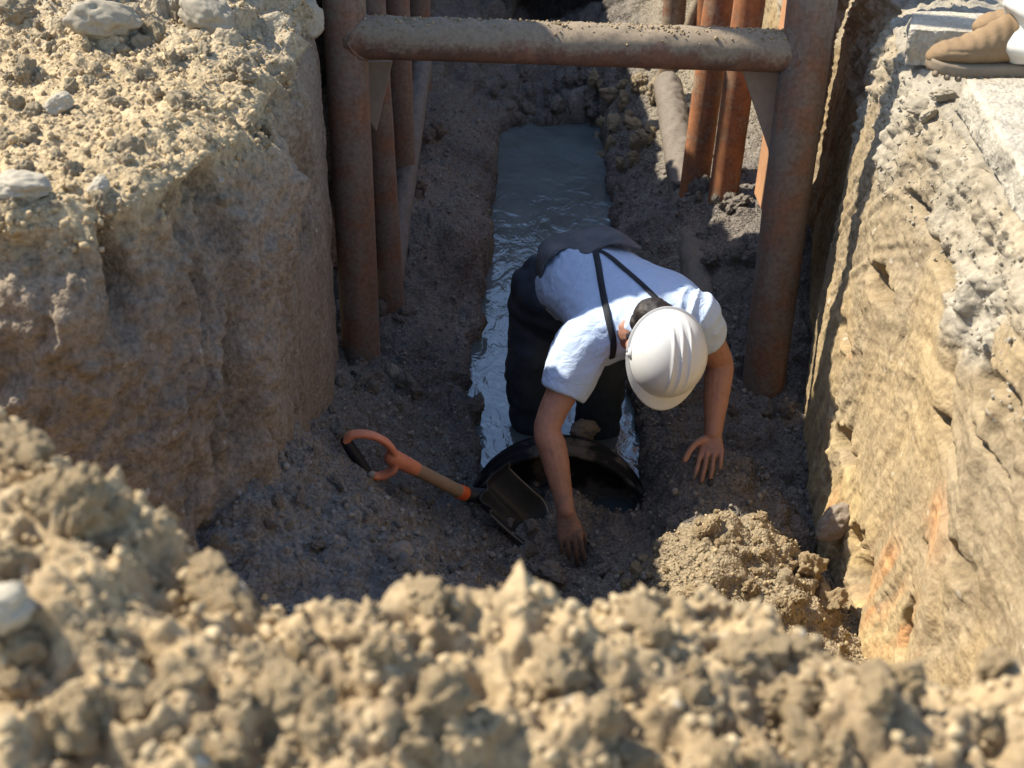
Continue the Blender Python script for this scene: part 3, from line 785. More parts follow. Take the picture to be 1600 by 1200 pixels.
# ---- trench shoring: welded rusty pipes, one frame per bay
def pipe_mesh(name, a, b, r, seed=0, wob=.0012, seg=40, step=.02, mudlump=0):
    a, b = Vector(a), Vector(b); L = (b - a).length
    k = max(2, int(L / step))
    path = [a.lerp(b, i / k) for i in range(k + 1)]
    V, F = loft(path, r, seg=seg, round_caps=False, ref=(1, .01, .02) if abs((b - a).normalized().x) < .9 else (0, 1, 0))
    me = np_mesh(name, V, F)
    def f(c, n):
        d = wob * fbm(c * 9 + seed, 3, seed)
        if mudlump: d += np.maximum(0, n[:, 2]) * mudlump * np.maximum(0, fbm(c * 26 + seed, 3, seed + 3) + .25)
        return d
    displace(me, f)
    return me
post_l = (P(567, 592, Y=4.2), P(536, -20, Y=4.2)); post_r = (P(1186, 650, Y=4.2), P(1272, -20, Y=4.2))
def extend(a, b, k0, k1):
    d = b - a
    return a - d * k0, b + d * k1
frame = empty('shoring_frame', (.2, 4.2, -2.45), 'rusty pipe shoring frame nearest the camera, muddy crossbar spanning the trench behind the worker', 'shoring frame', 'steel shoring frames in the trench')
link('post', pipe_mesh('post', *extend(*post_l, .04, 1.6), .0705, 1), MAT_RUST, frame)
link('post', pipe_mesh('post', *extend(*post_r, .08, .75), .080, 2), MAT_RUST, frame)
sa, sb = P(541, 58, Y=4.195), P(1262, 82, Y=4.21)
link('crossbar', pipe_mesh('crossbar', sa, sb, .0675, 3, mudlump=.010), MAT_RUSTMUD, frame)
def weld(a, d, r1, r2, seed):
    """bead where a pipe of radius r1 meets a post of radius r2"""
    d = Vector(d).normalized(); pth = []
    for i in range(41):
        th = i / 40 * 2 * math.pi
        y, z = r1 * math.cos(th), r1 * math.sin(th)
        x = math.sqrt(max(0, r2 * r2 - y * y))
        pth.append(Vector(a) + d * x + Vector((0, 1, 0)) * y + Vector((0, 0, 1)) * z)
    V, F = loft(pth, .007, seg=8, caps=False, round_caps=False, ref=(0, .3, 1))
    me = np_mesh('weld_bead', V, F); displace(me, lambda c, n: .003 * noise(c * 130, seed)); return me
link('weld_bead', weld(P(538, 58, Y=4.2), (1, 0, 0), .069, .072, 5), MAT_RUST, frame)
link('weld_bead', weld(P(1264, 82, Y=4.2), (-1, 0, 0), .069, .081, 6), MAT_RUST, frame)
# gusset plate welded inside the right post, and the steel sheet behind it
def plate(name, pts, thick, mat, parent, seed=0, label=None):
    """flat plate through 4+ coplanar points, extruded by thick"""
    p = [Vector(q_) for q_ in pts]; nrm = (p[1] - p[0]).cross(p[2] - p[0]).normalized()
    bm = bmesh.new(); vs = [bm.verts.new(q_) for q_ in p]; f = bm.faces.new(vs)
    r_ = bmesh.ops.extrude_face_region(bm, geom=[f])
    for e in r_['geom']:
        if isinstance(e, bmesh.types.BMVert): e.co += nrm * thick
    bmesh.ops.recalc_face_normals(bm, faces=bm.faces[:])
    bmesh.ops.bevel(bm, geom=bm.edges[:], offset=min(.002, thick * .3), segments=1, affect='EDGES')
    me = bpy.data.meshes.new(name); bm.to_mesh(me); bm.free()
    o = link(name, me, mat, parent, smooth=False)
    if label: o['label'] = label
    return o
MAT_PLATE = plain('scraped_steel', (.34, .27, .20), .75, .4, 40, .25)
MAT_PLATE2 = plain('orange_steel', (.50, .26, .13), .75, .4, 30, .25)
plate('gusset_plate', [P(1160, 112, Y=4.32), P(1222, 110, Y=4.32), P(1206, 300, Y=4.32), P(1201, 235, Y=4.32)], .014, MAT_PLATE, frame)
plate('side_sheet', [(.96, 4.36, -.35), (.945, 5.0, -.35), (.90, 5.0, -1.95), (.915, 4.36, -1.95)], .012, MAT_PLATE2, frame)
plate('gusset_plate', [P(574, 96, Y=4.32), P(613, 96, Y=4.32), P(588, 205, Y=4.32), P(578, 190, Y=4.32)], .014, MAT_PLATE, frame)
plate('shade_strip', [(-.665, 4.26, 1.1), (-.665, 4.33, 1.1), (-.645, 4.33, -2.3), (-.645, 4.26, -2.3)], .012, MAT_RUST, frame)  # narrow plate added behind the left post to widen its shadow
plate('side_sheet', [(-.75, 4.74, .9), (-.76, 5.35, .9), (-.73, 5.35, -2.0), (-.72, 4.74, -2.0)], .012, MAT_RUST, frame)  # tall left sheet, mostly unseen, added to shade the right wall
# second bay
f2 = empty('shoring_frame', (.2, 5.2, -2.3), 'second rusty pipe shoring frame, seen in the gaps behind the nearest posts', 'shoring frame', 'steel shoring frames in the trench')
def top_at(a, z):
    return Vector((a.x, a.y, z))
def vpost(parent, px, py, Y, z0, z1, r, seed, lean=0, mat=None):
    p = P(px, py, Y=Y)
    link('post', pipe_mesh('post', (p.x + lean * (z0 - p.z), Y, z0), (p.x + lean * (z1 - p.z), Y, z1), r, seed), mat or MAT_RUST, parent)
vpost(f2, 600, 300, 4.62, -2.75, 1.1, .052, 11, -.03)
vpost(f2, 627, 200, 5.6, -2.75, .2, .058, 12, -.01)
vpost(f2, 1147, 180, 5.15, -2.75, .3, .062, 13, .03, MAT_LIT_RUST)
vpost(f2, 1097, 200, 5.35, -2.75, .2, .062, 14, .04, MAT_LIT_RUST)
f3 = empty('shoring_frame', (.2, 7.2, -2.1), 'farthest pipe shoring frame with a diagonal brace, glimpsed above the crossbar', 'shoring frame', 'steel shoring frames in the trench')
vpost(f3, 655, 20, 7.0, -2.75, .0, .06, 15)
vpost(f3, 1054, 10, 7.0, -2.75, .0, .062, 16, 0, MAT_RUSTMUD)
vpost(f3, 1104, 10, 6.9, -2.75, .0, .058, 17, 0, MAT_LIT_RUST)
link('brace', pipe_mesh('brace', P(1070, 55, Y=6.9), P(1108, -40, Y=6.9), .026, 18), MAT_RUSTMUD, f3)
# pipes lying along the ledges, half buried
def ledge_pipe(a, b, r, label, seed):
    me = pipe_mesh('steel_pipe', a, b, r, seed, mudlump=.02)
    tag(link('steel_pipe', me, MAT_DARKMUD), label, 'steel pipe')
ledge_pipe(P(1112, 500, Y=4.35) + Vector((.01, 0, -.13)), P(1043, 140, Y=6.5) + Vector((0, 0, .02)), .072, 'thick mud-covered steel pipe lying along the right ledge beside the water', 21)
ledge_pipe(P(610, 450, Y=4.75), P(660, 95, Y=6.6), .05, 'mud-covered steel pipe slanting along the left ledge behind the nearest post', 22)

# ---- concrete slabs on the right bank
def slab(pts, z, thick, label, seed):
    bm = bmesh.new(); vs = [bm.verts.new((x, y, z)) for x, y in pts]; f = bm.faces.new(vs)
    r_ = bmesh.ops.extrude_face_region(bm, geom=[f])
    for e in r_['geom']:
        if isinstance(e, bmesh.types.BMVert): e.co.z -= thick
    bmesh.ops.recalc_face_normals(bm, faces=bm.faces[:])
    bmesh.ops.triangulate(bm, faces=bm.faces[:])
    for _ in range(9):
        es = [e for e in bm.edges if e.calc_length() > .022]
        if not es or len(bm.verts) > 24000: break
        bmesh.ops.subdivide_edges(bm, edges=es, cuts=1)
        bmesh.ops.triangulate(bm, faces=bm.faces[:])
    me = bpy.data.meshes.new('concrete_slab'); bm.to_mesh(me); bm.free()
    co = get_co(me); no = get_no(me)
    sidew = 1 - np.abs(no[:, 2])
    d = .010 * fbm(co * 18 + seed, 4, seed) * (.35 + sidew) - .02 * np.maximum(0, fbm(co * 9 + seed, 3, seed + 2)) * sidew
    co += no * d[:, None]
    me.vertices.foreach_set('co', co.astype(np.float32).ravel()); me.update()
    o = link('concrete_slab', me, MAT_CONCRETE, smooth=True)
    return tag(o, label, 'concrete slab')
e = [P(*q_, z=-.905) for q_ in ((1507, 122), (1530, 158), (1566, 216), (1595, 268))]
slab([(e[0].x, e[0].y)] + [(q_.x, q_.y) for q_ in e[1:]] + [(e[3].x + .02, 2.0), (2.3, 2.0), (2.3, e[0].y + .03)], -.905, .085, 'pale concrete slab nearest the camera at the right bank edge, in front of the boot', 31)
e = [P(*q_, z=-.90) for q_ in ((1424, 17), (1422, 46), (1600, 62))]
slab([(e[1].x, e[1].y), (e[1].x + .5, e[1].y - .05), (2.3, e[1].y - .05), (2.3, e[0].y), (e[0].x, e[0].y)], -.90, .10, 'concrete slab behind the tan boot, its broken corner overhanging the bank', 32)

# ================================================================== THE WORKER
MAT_SKIN = plain('tanned_skin', (.42, .205, .135), .5, .5, 55, .24, .4)
n_ = MAT_SKIN.node_tree; b_ = n_.nodes['Principled BSDF']                     # mud drying on hands and forearms
tcs = N(n_, 'ShaderNodeTexCoord'); sxs = N(n_, 'ShaderNodeSeparateXYZ'); geo_s = N(n_, 'ShaderNodeNewGeometry'); n_.links.new(geo_s.outputs['Position'], sxs.inputs[0])
mr = N(n_, 'ShaderNodeMapRange'); mr.inputs[1].default_value = -2.10; mr.inputs[2].default_value = -2.42; n_.links.new(sxs.outputs[2], mr.inputs[0])
nzs = N(n_, 'ShaderNodeTexNoise', Scale=38.0, Detail=5.0, Roughness=.65); n_.links.new(tcs.outputs['Object'], nzs.inputs['Vector'])
ads = N(n_, 'ShaderNodeMath', operation='MULTIPLY_ADD'); ads.inputs[1].default_value = .32; n_.links.new(mr.outputs[0], ads.inputs[0]); n_.links.new(nzs.outputs[0], ads.inputs[2])
n_.links.new(mixc(n_, ramp(n_, ads.outputs[0], [(.60, (0,) * 3), (.80, (.75,) * 3)]), b_.inputs['Base Color'].links[0].from_socket, (.15, .125, .10)), b_.inputs['Base Color'])
MAT_SHIRT = plain('white_cotton', (.50, .60, .77), .9, .25, 300, .05, .2)
MAT_TROUSER = plain('navy_wader', (.034, .044, .058), .62, .3, 90, .3, .35)
MAT_FLAP = plain('grey_waistband', (.135, .135, .14), .8, .35, 120, .3, .25)
MAT_STRAP = plain('black_strap', (.012, .013, .018), .7, .2, 200, .2, .3)
MAT_HAT = plain('white_hard_plastic', (.64, .63, .60), .34, 0, 26, .08, .5)
MAT_HAIR = plain('dark_hair', (.022, .014, .010), .55, .8, 220, .5, .5)

J = dict(
    hip=P(876, 470, Y=4.10), waist=P(918, 442, Y=3.92), belly=P(945, 462, Y=3.78), chest=P(985, 492, Y=3.58), neck=P(1004, 512, Y=3.44),
    sh_r=P(912, 540, Y=3.42), sh_l=P(1082, 490, Y=3.50), el_r=P(856, 664, Y=3.30), wr_r=P(884, 796, Y=3.19),
    el_l=P(1124, 566, Y=3.58), wr_l=P(1114, 676, Y=3.43),
    hip_r=P(848, 462, Y=4.10), hip_l=P(925, 455, Y=4.12), kn_r=P(832, 580, Y=4.02), kn_l=P(938, 590, Y=3.98),
    an_r=P(836, 740, Y=4.06), an_l=P(930, 720, Y=4.05))
worker = empty('person', (J['hip'].x, J['hip'].y, WZ - .2), 'worker in white hard hat and dark waders bending to dig by hand in the trench', 'person')
shax = (J['sh_l'] - J['sh_r']).normalized()
HC = P(1041, 552, Y=3.26)                                   # middle of the helmet's rim plane
toCam = (-HC).normalized()
rimg = (rt - toCam * rt.dot(toCam)).normalized(); uimg = toCam.cross(rimg)
HU = (toCam * math.cos(.42) + rimg * math.sin(.36) - uimg * .12).normalized()      # crown of the head
HF = (-uimg * .985 + rimg * -.02); HF = (HF - HU * HF.dot(HU)).normalized()          # where the face looks
HR = HF.cross(HU).normalized()                               # the worker's right
def hp_(r, f, u): return HC + HR * r + HF * f + HU * u
def ellipsoid(c, ax, sub=3):
    bm = bmesh.new(); bmesh.ops.create_icosphere(bm, subdivisions=sub, radius=1)
    V = np.array([v.co[:] for v in bm.verts]); F = np.array([[v.index for v in f.verts] for f in bm.faces]); bm.free()
    return np.array(c)[None] + V[:, :1] * np.array(ax[0]) + V[:, 1:2] * np.array(ax[1]) + V[:, 2:3] * np.array(ax[2]), F
def limb(pts, radii, n=24, flat=1.0, ref=(1, 0, 0), seg=16):
    q = spline([(*p, r) for p, r in zip(pts, radii)], n)
    return loft(q[:, :3], q[:, 3], q[:, 3] * flat, ref=ref, seg=seg)
def finger(pts, r0_, r1_):
    q = spline([(*p, 0) for p in pts], 14)
    return loft(q[:, :3], np.linspace(r0_, r1_, 14) * (1 + .08 * np.sin(np.linspace(0, 3 * math.pi, 14))), seg=10)
body = []
# trunk inside the clothes, limbs
tq = spline([(*J['hip'], .13, .10), (*J['waist'], .13, .09), (*J['chest'], .145, .095), (*J['neck'], .10, .07)], 24)
body.append(loft(tq[:, :3], tq[:, 3], tq[:, 4], ref=shax, seg=20))
body.append(limb([J['chest'], J['sh_r']], [.06, .055], 8)); body.append(limb([J['chest'], J['sh_l']], [.06, .055], 8))
body.append(limb([J['sh_r'], J['sh_r'].lerp(J['el_r'], .45), J['el_r'], J['el_r'].lerp(J['wr_r'], .3), J['el_r'].lerp(J['wr_r'], .75), J['wr_r']], [.055, .051, .042, .044, .033, .028], 36))
body.append(limb([J['sh_l'], J['sh_l'].lerp(J['el_l'], .45), J['el_l'], J['el_l'].lerp(J['wr_l'], .3), J['el_l'].lerp(J['wr_l'], .75), J['wr_l']], [.055, .052, .043, .045, .034, .029], 36))
for a_, b_, c_ in (('hip_r', 'kn_r', 'an_r'), ('hip_l', 'kn_l', 'an_l')):
    body.append(limb([J[a_], J[b_], J[c_]], [.075, .055, .04], 24))
# neck and head
skull = hp_(0, -.01, -.035)
body.append(limb([J['chest'].lerp(J['neck'], .6), J['neck'], hp_(0, -.045, -.09)], [.07, .062, .058], 14))
body.append(ellipsoid(skull, (HR * .078, HF * .097, HU * .112)))
body.append(ellipsoid(hp_(0, .035, -.11), (HR * .058, HF * .062, HU * .080)))          # face and jaw
body.append(limb([hp_(0, .092, -.055), hp_(0, .113, -.095)], [.010, .015], 6))         # nose
for s in (1, -1):
    body.append(ellipsoid(hp_(s * .083, -.012, -.078), (HR * s * .010, HF * .019, HU * .033), 2))   # ears
    body.append(ellipsoid(hp_(s * .026, .088, -.055), (HR * .016, HF * .008, HU * .009), 2))
body.append(ellipsoid(hp_(0, .094, -.135), (HR * .022, HF * .009, HU * .008), 2))
# right hand: digging, back of the hand to the viewer
def hand(wr, palm_c, knuckles, tips, bends, thumb, toC, r=.0088):
    """knuckles/tips: pixel+depth points index -> little finger"""
    kc = sum(knuckles, Vector()) / 4
    ax = (knuckles[0] - knuckles[3]).normalized()
    q = spline([(*wr, .028, .022), (*wr.lerp(kc, .4), .034, .017), (*wr.lerp(kc, .75), .040, .0155), (*kc, .041, .0125)], 16)
    out = [loft(q[:, :3], q[:, 3], q[:, 4], ref=ax, seg=18)]
    for k, (a, b, m) in enumerate(zip(knuckles, tips, bends)):
        base = a.lerp(wr, .35)
        mid = a.lerp(b, .5) + toC * m
        rr = r * (1.0, 1.04, 1.0, .86)[k]
        out.append(finger([base, a + toC * .004, mid, b], rr * 1.12, rr * .80))
    out.append(finger(thumb, r * 1.5, r * .95))
    return out
tc_ = -fw
wr = J['wr_r']; yk = 3.17
kn = [P(907, 842, Y=yk), P(897, 840, Y=yk), P(886, 840, Y=yk), P(876, 838, Y=yk)]
tp = [P(913, 876, Y=3.20), P(902, 882, Y=3.20), P(889, 871, Y=3.185), P(877, 864, Y=3.18)]
body += hand(wr, None, kn, tp, (.014, .016, .014, .011), [wr.lerp(kn[0], .2), P(905, 822, Y=3.215), P(913, 842, Y=3.235), P(914, 862, Y=3.245)], tc_)
# left hand: flat on the mound, fingers spread
wr = J['wr_l']; yk = 3.385
kn = [P(1094, 712, Y=yk), P(1105, 709, Y=yk), P(1116, 706, Y=yk), P(1127, 701, Y=yk + .005)]
tp = [P(1085, 745, Y=3.335), P(1096, 752, Y=3.33), P(1110, 746, Y=3.335), P(1125, 731, Y=3.35)]
body += hand(wr, None, kn, tp, (.008, .009, .008, .007), [wr.lerp(kn[0], .25), P(1092, 690, Y=3.40), P(1079, 702, Y=3.375), P(1070, 719, Y=3.355)], tc_)
bme = remesh('body', body, .0033, 3, .45)
displace(bme, lambda c, n: .0016 * fbm(c * 28, 3, 200) + .0007 * fbm(c * 90, 2, 201))
link('body', bme, MAT_SKIN, worker)

# shirt
shirt = []
tq = spline([(*J['hip'].lerp(J['waist'], .35), .150, .120), (*J['waist'], .172, .136), (*(J['belly'] + shax * .012), .182, .122), (*(J['chest'] + shax * .02), .212, .118), (*(J['chest'].lerp(J['neck'], .6) + shax * .012), .185, .102), (*J['neck'], .09, .075)], 36)
shirt.append(loft(tq[:, :3], tq[:, 3], tq[:, 4], ref=shax, seg=32))
def sleeve(a, b, ch, f0, f1, r0_, r1_):
    d = (b - a)
    q = spline([(*ch, .10), (*a.lerp(ch, .35), .092), (*a, r0_), (*(a + d * f0), r0_ * .98), (*(a + d * f1), r1_)], 24)
    pa, ra = q[:, :3], q[:, 3]
    inn = np.array([a + d * (f1 - .02), a + d * (f1 - .16)])
    return loft(np.concatenate([pa, inn]), np.concatenate([ra, [r1_ * .86, r1_ * .80]]), seg=28, round_caps=False)
shirt.append(sleeve(J['sh_r'], J['el_r'], J['chest'], .25, .60, .088, .070))
shirt.append(sleeve(J['sh_l'], J['el_l'], J['chest'], .25, .50, .080, .068))
cv = J['chest'].lerp(J['neck'], .5) + tc_ * .01
shirt.append(limb([J['sh_r'].lerp(J['chest'], .2), cv, J['sh_l'].lerp(J['chest'], .2)], [.086, .10, .084], 20))
sme = remesh('shirt', shirt, .0046, 7, .5)
ax_r = (J['el_r'] - J['sh_r']).normalized(); ax_l = (J['el_l'] - J['sh_l']).normalized(); tax = (J['neck'] - J['hip']).normalized()
def wr_fn(c, n):
    def along(o, a): return (c - np.array(o)) @ np.array(a)
    def dist(o, a):
        v = c - np.array(o); t_ = v @ np.array(a); return np.linalg.norm(v - t_[:, None] * np.array(a), axis=1), t_
    d = .004 * fbm(c * 9, 3, 210)
    dr, tr = dist(J['sh_r'], ax_r); wr_ = np.exp(-(dr / .13) ** 4) * sstep(-.06, .03, tr)
    lat = (c - np.array(J['sh_r'])) @ np.array(shax)
    fq = np.stack([tr * 30 + lat * 9 + 2.5 * fbm(c * 7, 2, 211), lat * 5, (c @ np.array(tax)) * 5], 1)
    rid = 1 - 2.2 * np.abs(fbm(fq, 3, 212)) ** .8
    d += wr_ * (.0048 * rid * sstep(-.5, .2, fbm(c * 8, 2, 213)) + .004 * fbm(c * 18, 2, 214))
    dl, tl = dist(J['sh_l'], ax_l); wl = np.exp(-(dl / .12) ** 4) * sstep(-.08, .0, tl)
    fold = np.sin((tl + .5 * (c @ np.array(tax)) + .03 * fbm(c * 7, 2, 214)) * 2 * math.pi / .05)
    d += wl * (.0016 * fold * sstep(-.3, .3, fbm(c * 9, 2, 215)))
    tw = along(J['waist'], tax)                        # gathers radiating from the waistband
    wz = np.exp(-((tw + .02) / .10) ** 2)
    d += wz * .0045 * np.sin((c @ np.array(shax)) * 2 * math.pi / .032 + 3 * fbm(c * 6, 2, 216)) * sstep(-.3, .3, fbm(c * 5 + 4, 2, 217))
    long_ = c - (c @ np.array(tax))[:, None] * np.array(tax) * .75
    d += .0035 * fbm(long_ * 20, 3, 218) + .0028 * (1 - 2 * np.abs(fbm(long_ * 13 + 4, 3, 219)) ** .6) * sstep(-.1, .3, fbm(c * 4, 2, 225))
    # seam at the sleeve hems
    return d
displace(sme, wr_fn)
n_ = MAT_SHIRT.node_tree; b_ = n_.nodes['Principled BSDF']; tc_n = N(n_, 'ShaderNodeTexCoord')
wrk = N(n_, 'ShaderNodeTexNoise', Scale=11.0, Detail=3.0, Roughness=.55, Distortion=1.6); n_.links.new(tc_n.outputs['Object'], wrk.inputs['Vector'])
wab = N(n_, 'ShaderNodeMath', operation='SUBTRACT'); wab.inputs[1].default_value = .5; n_.links.new(wrk.outputs[0], wab.inputs[0])
wa2 = N(n_, 'ShaderNodeMath', operation='ABSOLUTE'); n_.links.new(wab.outputs[0], wa2.inputs[0])
bpw = N(n_, 'ShaderNodeBump', Strength=.3, Distance=.045); n_.links.new(wa2.outputs[0], bpw.inputs['Height'])
n_.links.new(b_.inputs['Normal'].links[0].from_socket.node.outputs[0], bpw.inputs['Normal']); n_.links.new(bpw.outputs[0], b_.inputs['Normal'])
shirt_o = link('shirt', sme, MAT_SHIRT, worker)

# waders with a wide waist that gapes away from the back
tr = []
wq = spline([(*(J['hip'] + Vector((0, .05, -.03))), .155, .150), (*J['hip'], .182, .160), (*J['hip'].lerp(J['waist'], .45), .185, .150)], 12)
tr.append(loft(wq[:, :3], wq[:, 3], wq[:, 4], ref=shax, seg=28))
tr.append(limb([J['hip_r'] + Vector((0, 0, .02)), J['hip_r'].lerp(J['kn_r'], .5), J['kn_r'], J['kn_r'].lerp(J['an_r'], .5), J['an_r']], [.122, .108, .096, .086, .078], 26))
tr.append(limb([J['hip_l'] + Vector((0, 0, .02)), J['hip_l'].lerp(J['kn_l'], .5), J['kn_l'], J['kn_l'].lerp(J['an_l'], .5), J['an_l']], [.120, .105, .092, .084, .078], 26))
for a_ in ('an_r', 'an_l'):
    tr.append(limb([J[a_] + Vector((0, .03, -.02)), J[a_] + Vector((0, -.16, -.06))], [.055, .045], 10))
tme = remesh('waders', tr, .0075, 5, .5)
displace(tme, lambda c, n: .009 * fbm(c * np.array([9, 9, 16]), 3, 220) + .006 * np.sin((c[:, 2] + .06 * fbm(c * 6, 2, 221)) * 2 * math.pi / .085) * sstep(-.2, .3, fbm(c * 5, 2, 222)))
link('waders', tme, MAT_TROUSER, worker)
bvh = BVHTree.FromPolygons([v.co for v in sme.vertices], [p.vertices[:] for p in sme.polygons])
def on_shirt(px, py, off=.004):
    d = ray(px, py).normalized(); h, nrm, i, _ = bvh.ray_cast(Vector((0, 0, 0)), d)
    return (h + nrm * off, nrm) if h is not None else (None, None)
def ribbon(name, pixels, width, thick, mat, parent, off=.005, n=40, wfun=None):
    q = spline([(*p, 0) for p in pixels], n); pts_, nr = [], []
    for a, b, _ in q:
        h, m = on_shirt(a, b, off)
        if h is not None: pts_.append(h); nr.append(m)
    pp = smooth1(np.array([tuple(x) for x in pts_]), 5); nn = smooth1(np.array([tuple(x) for x in nr]), 9)
    T_ = np.gradient(pp, axis=0); side = np.cross(T_, nn)
    wv = np.full(len(pp), width / 2) if wfun is None else width / 2 * wfun(np.linspace(0, 1, len(pp)))
    V, F = loft(pp, wv, thick / 2, ref=side, seg=10, round_caps=False)
    return link(name, np_mesh(name, V, F), mat, parent)
# waistband: a stiff collar of cloth standing off the back
band = []
for px_, py_, Yb in ((852, 482, 3.86), (841, 445, 3.93), (839, 410, 3.97), (847, 380, 4.0), (875, 366, 4.03), (905, 360, 4.05), (945, 354, 4.05), (972, 364, 4.0), (1002, 389, 3.90)):
    band.append(P(px_, py_, Y=Yb))
low = []
for px_, py_, Yb in ((855, 482, 3.85), (849, 445, 3.88), (850, 415, 3.88), (862, 398, 3.87), (886, 386, 3.87), (915, 394, 3.85), (940, 387, 3.86), (968, 380, 3.86), (1002, 390, 3.89)):
    h_, n__ = on_shirt(px_, py_ + 3, .004); low.append(h_ if h_ is not None and 3 < len(low) + 1 < 9 else P(px_, py_, Y=Yb))
A_ = spline(band, 60); B_ = spline(low, 60)
k_ = np.linspace(0, 1, 14)[None, :, None]
Gb = A_[:, None] * (1 - k_) + B_[:, None] * k_
nb = grid_normals(Gb)
if (nb[30, 7] @ np.array(toCam)) < 0: nb = -nb
Gb = Gb + nb * (.003 * np.sin(k_ * math.pi) + .007 * fbm(Gb.reshape(-1, 3) * 14, 3, 230).reshape(60, 14, 1))
bm_ = np_mesh('waistband', Gb.reshape(-1, 3), grid_faces(60, 14))
ob = link('waistband', bm_, MAT_FLAP, worker)
sol = ob.modifiers.new('thick', 'SOLIDIFY'); sol.thickness = .006; sol.offset = 0
ribbon('suspender', [(929, 386), (936, 420), (944, 465), (951, 500), (958, 535), (955, 560)], .021, .004, MAT_STRAP, worker)
ribbon('suspender', [(926, 388), (950, 400), (975, 421), (1000, 443), (1018, 460), (1030, 472)], .017, .004, MAT_STRAP, worker)

# hair and hard hat
hair = ellipsoid(hp_(0, -.025, -.045), (HR * .087, HF * .092, HU * .105), 4)
hme = remesh('hair', [hair, ellipsoid(hp_(.02, -.105, -.065), (HR * .062, HF * .050, HU * .055)), limb([hp_(-.05, -.078, -.09), hp_(.05, -.078, -.09)], [.034, .034], 8), limb([hp_(-.035, -.075, -.125), hp_(.035, -.075, -.125)], [.022, .022], 8), limb([hp_(.083, -.045, -.05), hp_(.080, -.035, -.10)], [.014, .012], 6), limb([hp_(-.083, -.045, -.05), hp_(-.080, -.035, -.10)], [.014, .012], 6)], .004, 3)
displace(hme, lambda c, n: .004 * fbm(c * 60, 3, 240))
# keep the face clear
hc_ = get_co(hme); lf = (hc_ - np.array(HC)) @ np.array(HF); 
hc_ -= np.array(HF)[None] * np.maximum(lf - .045, 0)[:, None]
hme.vertices.foreach_set('co', hc_.astype(np.float32).ravel()); hme.update()
link('hair', hme, MAT_HAIR, worker)
nu_, nv_ = 120, 60
th = np.arange(nu_) / nu_ * 2 * math.pi; ph = np.linspace(0, 1, nv_)
TH, PH = np.meshgrid(th, ph, indexing='ij')
el = PH * math.pi / 2
cr = np.cos(el) ** .82; X_ = np.cos(TH) * cr; Y_ = np.sin(TH) * cr; Z_ = np.sin(el)
fr = Y_ * .128; rr_ = X_ * .115; uu = Z_ * .126
ridge = np.zeros_like(fr)
for c_, w_ in ((0, .0065), (.026, .0055), (-.026, .0055)):
    ridge += 0.0050 * np.exp(-((rr_ - c_) / (w_ * .8)) ** 4) * sstep(-.125, -.06, fr.ravel()).reshape(fr.shape) * sstep(.122, .085, fr.ravel()).reshape(fr.shape) * (uu > .035)
pan = .0035 * sstep(.05, .062, np.abs(rr_).ravel()).reshape(fr.shape) * sstep(.03, .045, uu.ravel()).reshape(fr.shape)
uu = uu + ridge - pan * .0
rr_ = rr_ * (1 - .03 * np.exp(-((uu - .03) / .018) ** 2))
def hg(rr, ff, uu): return np.array(HC)[None, None] + rr[..., None] * np.array(HR) + ff[..., None] * np.array(HF) + uu[..., None] * np.array(HU)
Gh = hg(rr_, fr, uu); Gh = np.concatenate([Gh, Gh[:1]], 0)
me = np_mesh('hard_hat', Gh.reshape(-1, 3), grid_faces(nu_ + 1, nv_))
bm2 = bmesh.new(); bm2.from_mesh(me); bmesh.ops.remove_doubles(bm2, verts=bm2.verts, dist=1e-5); bmesh.ops.recalc_face_normals(bm2, faces=bm2.faces); bm2.to_mesh(me); bm2.free()
hat = link('hard_hat', me, MAT_HAT, worker)
sol = hat.modifiers.new('thick', 'SOLIDIFY'); sol.thickness = .003; sol.offset = -1
# rim all round, running out into the peak at the front
ang = np.linspace(0, 2 * math.pi, 121); w0 = .009 + .032 * np.clip(np.sin(ang), 0, 1) ** .8
kk = np.linspace(0, 1, 8)
Gr = np.zeros((121, 8, 3))
for j, k in enumerate(kk):
    f_ = np.sin(ang) * (.127 + w0 * k); r_ = np.cos(ang) * (.114 + .009 * k); u_ = .004 - .014 * k * np.clip(np.sin(ang), 0, 1) - .002 * k + .006 * (np.cos(ang) ** 2) * np.clip(np.sin(ang), 0, 1) * -k
    Gr[:, j] = hg(r_[None], f_[None], u_[None])[0]
me = np_mesh('brim', Gr.reshape(-1, 3), grid_faces(121, 8))
br = link('brim', me, MAT_HAT, hat)
sol = br.modifiers.new('thick', 'SOLIDIFY'); sol.thickness = .0035; sol.offset = 0
# slot lug above each ear
for s in (1, -1):
    lb = box_mesh('slot_lug', (.010, .03, .014), .003)
    M_ = Matrix((HR, HF, HU)).transposed().to_4x4(); M_.translation = hp_(s * .114, .0, .012)
    lb.transform(M_); link('slot_lug', lb, MAT_HAT, hat)

# red-tinted glasses
MAT_LENS = plain('dark_red_lens', (.10, .012, .012), .15, 0, 40, .1, .6)
gl = []
for s in (1, -1):
    gl.append(limb([hp_(s * .086, -.02, -.045), hp_(s * .084, .04, -.047), hp_(s * .066, .092, -.05)], [.0035, .0038, .0042], 10))
    gl.append(ellipsoid(hp_(s * .046, .098, -.060), (HR * .030, HF * .008, HU * .020), 3))
    gl.append(ellipsoid(hp_(s * .079, .070, -.058), (HR * .006, HF * .022, HU * .017), 3))
gl.append(limb([hp_(.02, .105, -.052), hp_(-.02, .105, -.052)], [.003, .003], 5))
link('glasses', remesh('glasses', gl, .0022, 2), MAT_LENS, worker)

